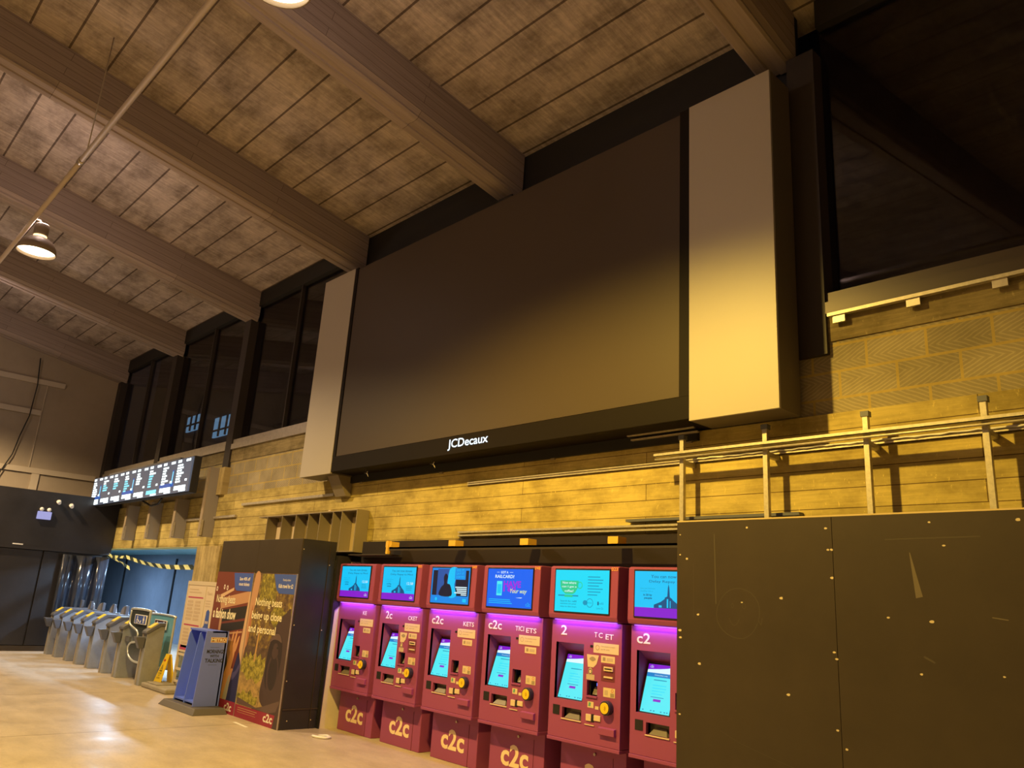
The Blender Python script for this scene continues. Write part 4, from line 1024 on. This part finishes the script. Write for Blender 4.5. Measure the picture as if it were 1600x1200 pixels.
# ---------------------------------------------------------------- right hoarding
t = thing('hoarding', 'tall dark brown plywood hoarding hiding the last ticket machine', 'hoarding', (-3.607, 5.10, 0))
for k in range(4): MB().box(k * 1.222 + .0015, k * 1.222 + 1.2205, 0, .018, 0, 2.295).build('board', M['hoarding'], t, .001)
MB().box(0, 4.9, .018, .07, 2.20, 2.29).box(0, 4.9, .018, .07, .0, .08).build('framing', M['edge'], t)
MB().box(0.0, 4.9, -.001, .07, 2.296, 2.306).build('top_edge', M['edge'], t)
fr = F_front(0, 0, 0)
a = MB()
for cx, cz in ((.03, 2.2), (.03, 2.05), (.03, 1.5), (.035, 1.45), (.03, .92), (.09, 2.02), (.19, 1.62), (.55, 1.72), (.85, 1.76), (1.18, 2.22), (1.19, 2.08), (1.215, 2.08), (1.21, 1.9), (1.2, 1.44), (1.215, 1.40), (.88, 1.15), (1.20, 0.98), (1.25, .88), (1.55, 1.67), (1.80, 1.66),
               (1.72, 1.36), (2.15, 1.39), (.60, 2.24), (1.83, 2.24), (2.30, 2.24), (.20, 1.28), (1.9, 2.1)):
    r = .004 + .005 * random.random()
    poly(a, fr, smooth([(cx + r * (1 + random.random()) * math.cos(q * 1.05), cz + r * math.sin(q * 1.05)) for q in range(6)], 2), .0005, 2)
def stroke(pts, wd, mi=0, d=.0006):
    for i in range(len(pts) - 1):
        p = Vector(pts[i]); q = Vector(pts[i + 1]); nn = (q - p).orthogonal().normalized() * wd
        poly(a, fr, [tuple(p + nn), tuple(q + nn), tuple(q - nn), tuple(p - nn)], d + i * 1e-6, mi)
cx, cz = .515, 1.645
stroke([(cx + .17 * math.cos(q) * (1 + .06 * math.sin(2 * q)), cz + .17 * math.sin(q) * (1.0 + .05 * math.cos(q))) for q in [(-.3 + k * .25) for k in range(26)]], .0022)
stroke([(cx - .07 + .028 * k / 2, cz - .035 - .05 * math.sin(k * .52)) for k in range(7)], .002); stroke(ell(cx + .05, cz + .05, .014, .018, 10) + [(cx + .064, cz + .05)], .0015); stroke(ell(cx - .04, cz + .05, .01, .014, 8) + [(cx - .03, cz + .05)], .0015)
stroke([(cx + .16, cz - .04), (cx + .18, cz - .07), (cx + .19, cz - .02)], .002)
stroke([(.36, .86), (.52, .80), (.80, .735), (1.18, .66)], .0016); stroke([(1.56, 2.14), (2.1, 2.15)], .004)
stroke([(.15, 1.98), (.15, 1.60)], .0015); stroke([(.33, 2.2), (.34, 1.7)], .005)
stroke([(1.74, 1.46), (1.80, 1.43)], .006); stroke([(2.12, 1.70), (2.2, 1.69)], .003, 1)
poly(a, fr, [(1.70, 2.06), (1.705, 2.06), (1.76, 1.80), (1.72, 1.79)], .0006, 1)
stroke([(2.43, 2.03), (2.41, 1.98), (2.42, 1.86), (2.46, 1.78), (2.43, 1.70), (2.44, 1.63), (2.50, 1.61)], .012); stroke([(2.33, 1.26), (2.36, 1.22), (2.32, 1.18)], .01)
a.build('scuff_marks', [M['scuff_b'], M['scuff'], M['chip']], t)

# ---------------------------------------------------------------- lamps and their trunking
for k, (x0, x1) in enumerate(((-9.95, 6.0), (-22.3, -9.98))):
    t = thing('lighting_trunking', 'grey tubular lighting trunking crossing the beams, %s length' % ('nearer', 'farther')[k], 'trunking', (x0, 1.735, 6.45))
    MB().tube([(0, 0, 0), (x1 - x0, 0, 0)], .032, 12).build('tube', M['conduit'], t)
    MB().tube([(.25, 0, 0), (.25, 0, zc(1.735) - 6.45)], .008, 6).build('suspension_rod', M['alu'], t)
    MB().cyl((0, 0, 0), (.09, 0, 0), .042).build('end_collar', M['alu'], t)
ll = ['lit dome high bay lamp hanging at the left from the trunking', 'lit dome high bay lamp just touching the top picture edge', 'dome high bay lamp farthest along the trunking beyond the left picture edge',
      'added dome lamp of the unseen rear fill row, left', 'added dome lamp of the unseen rear fill row, middle', 'added dome lamp of the unseen rear fill row, right']
M['lampbody'] = mat('grey lamp casing', (0.30, 0.24, 0.19), 0.45)
for k, (x, y, pw, colr) in enumerate(LAMPS):
    t = thing('high_bay_lamp', ll[k], 'lamp', (x, y, LAMP_Z), 0, 'high bay lamps')
    MB().lathe([(.245, 0), (.255, .005), (.24, .08), (.20, .16), (.13, .215), (.10, .225), (.095, .225), (.125, .205), (.19, .15), (.23, .08), (.24, .004), (.245, 0)], (0, 0, 0), 36).build('reflector', M['lampbody'], t)
    MB().lathe([(.001, .03), (.10, .028), (.19, .035), (.236, .045), (.22, .06), (.001, .06)], (0, 0, 0), 36).build('lens', E['lens'], t)
    MB().lathe([(.001, .225), (.085, .225), (.085, .262), (.001, .262)], (0, 0, 0), 24).build('glowing_neck', E['neck'], t)
    MB().lathe([(.001, .262), (.085, .262), (.095, .275), (.095, .42), (.08, .44), (.001, .44)], (0, 0, 0), 24).build('ballast_housing', M['lampbody'], t)
    MB().tube([(0, 0, .43), (0, -.04, .48), (0, 1.735 - y if k < 3 else 0, .50)], .012, 6).build('hanger', M['alu'], t)
    sd = bpy.data.lights.new('spot', 'SPOT'); sd.energy = pw; sd.color = colr; sd.spot_size = math.radians(154); sd.spot_blend = .44; sd.shadow_soft_size = .10
    so = bpy.data.objects.new('lamp_beam', sd); COL.objects.link(so); so.location = (0, 0, -.03); so.parent = t
    pd = bpy.data.lights.new('leak', 'POINT'); pd.energy = LEAK; pd.color = (1.0, .74, .64); pd.shadow_soft_size = .1
    po = bpy.data.objects.new('lamp_leak', pd); COL.objects.link(po); po.location = (.0, 0, .56); po.parent = t
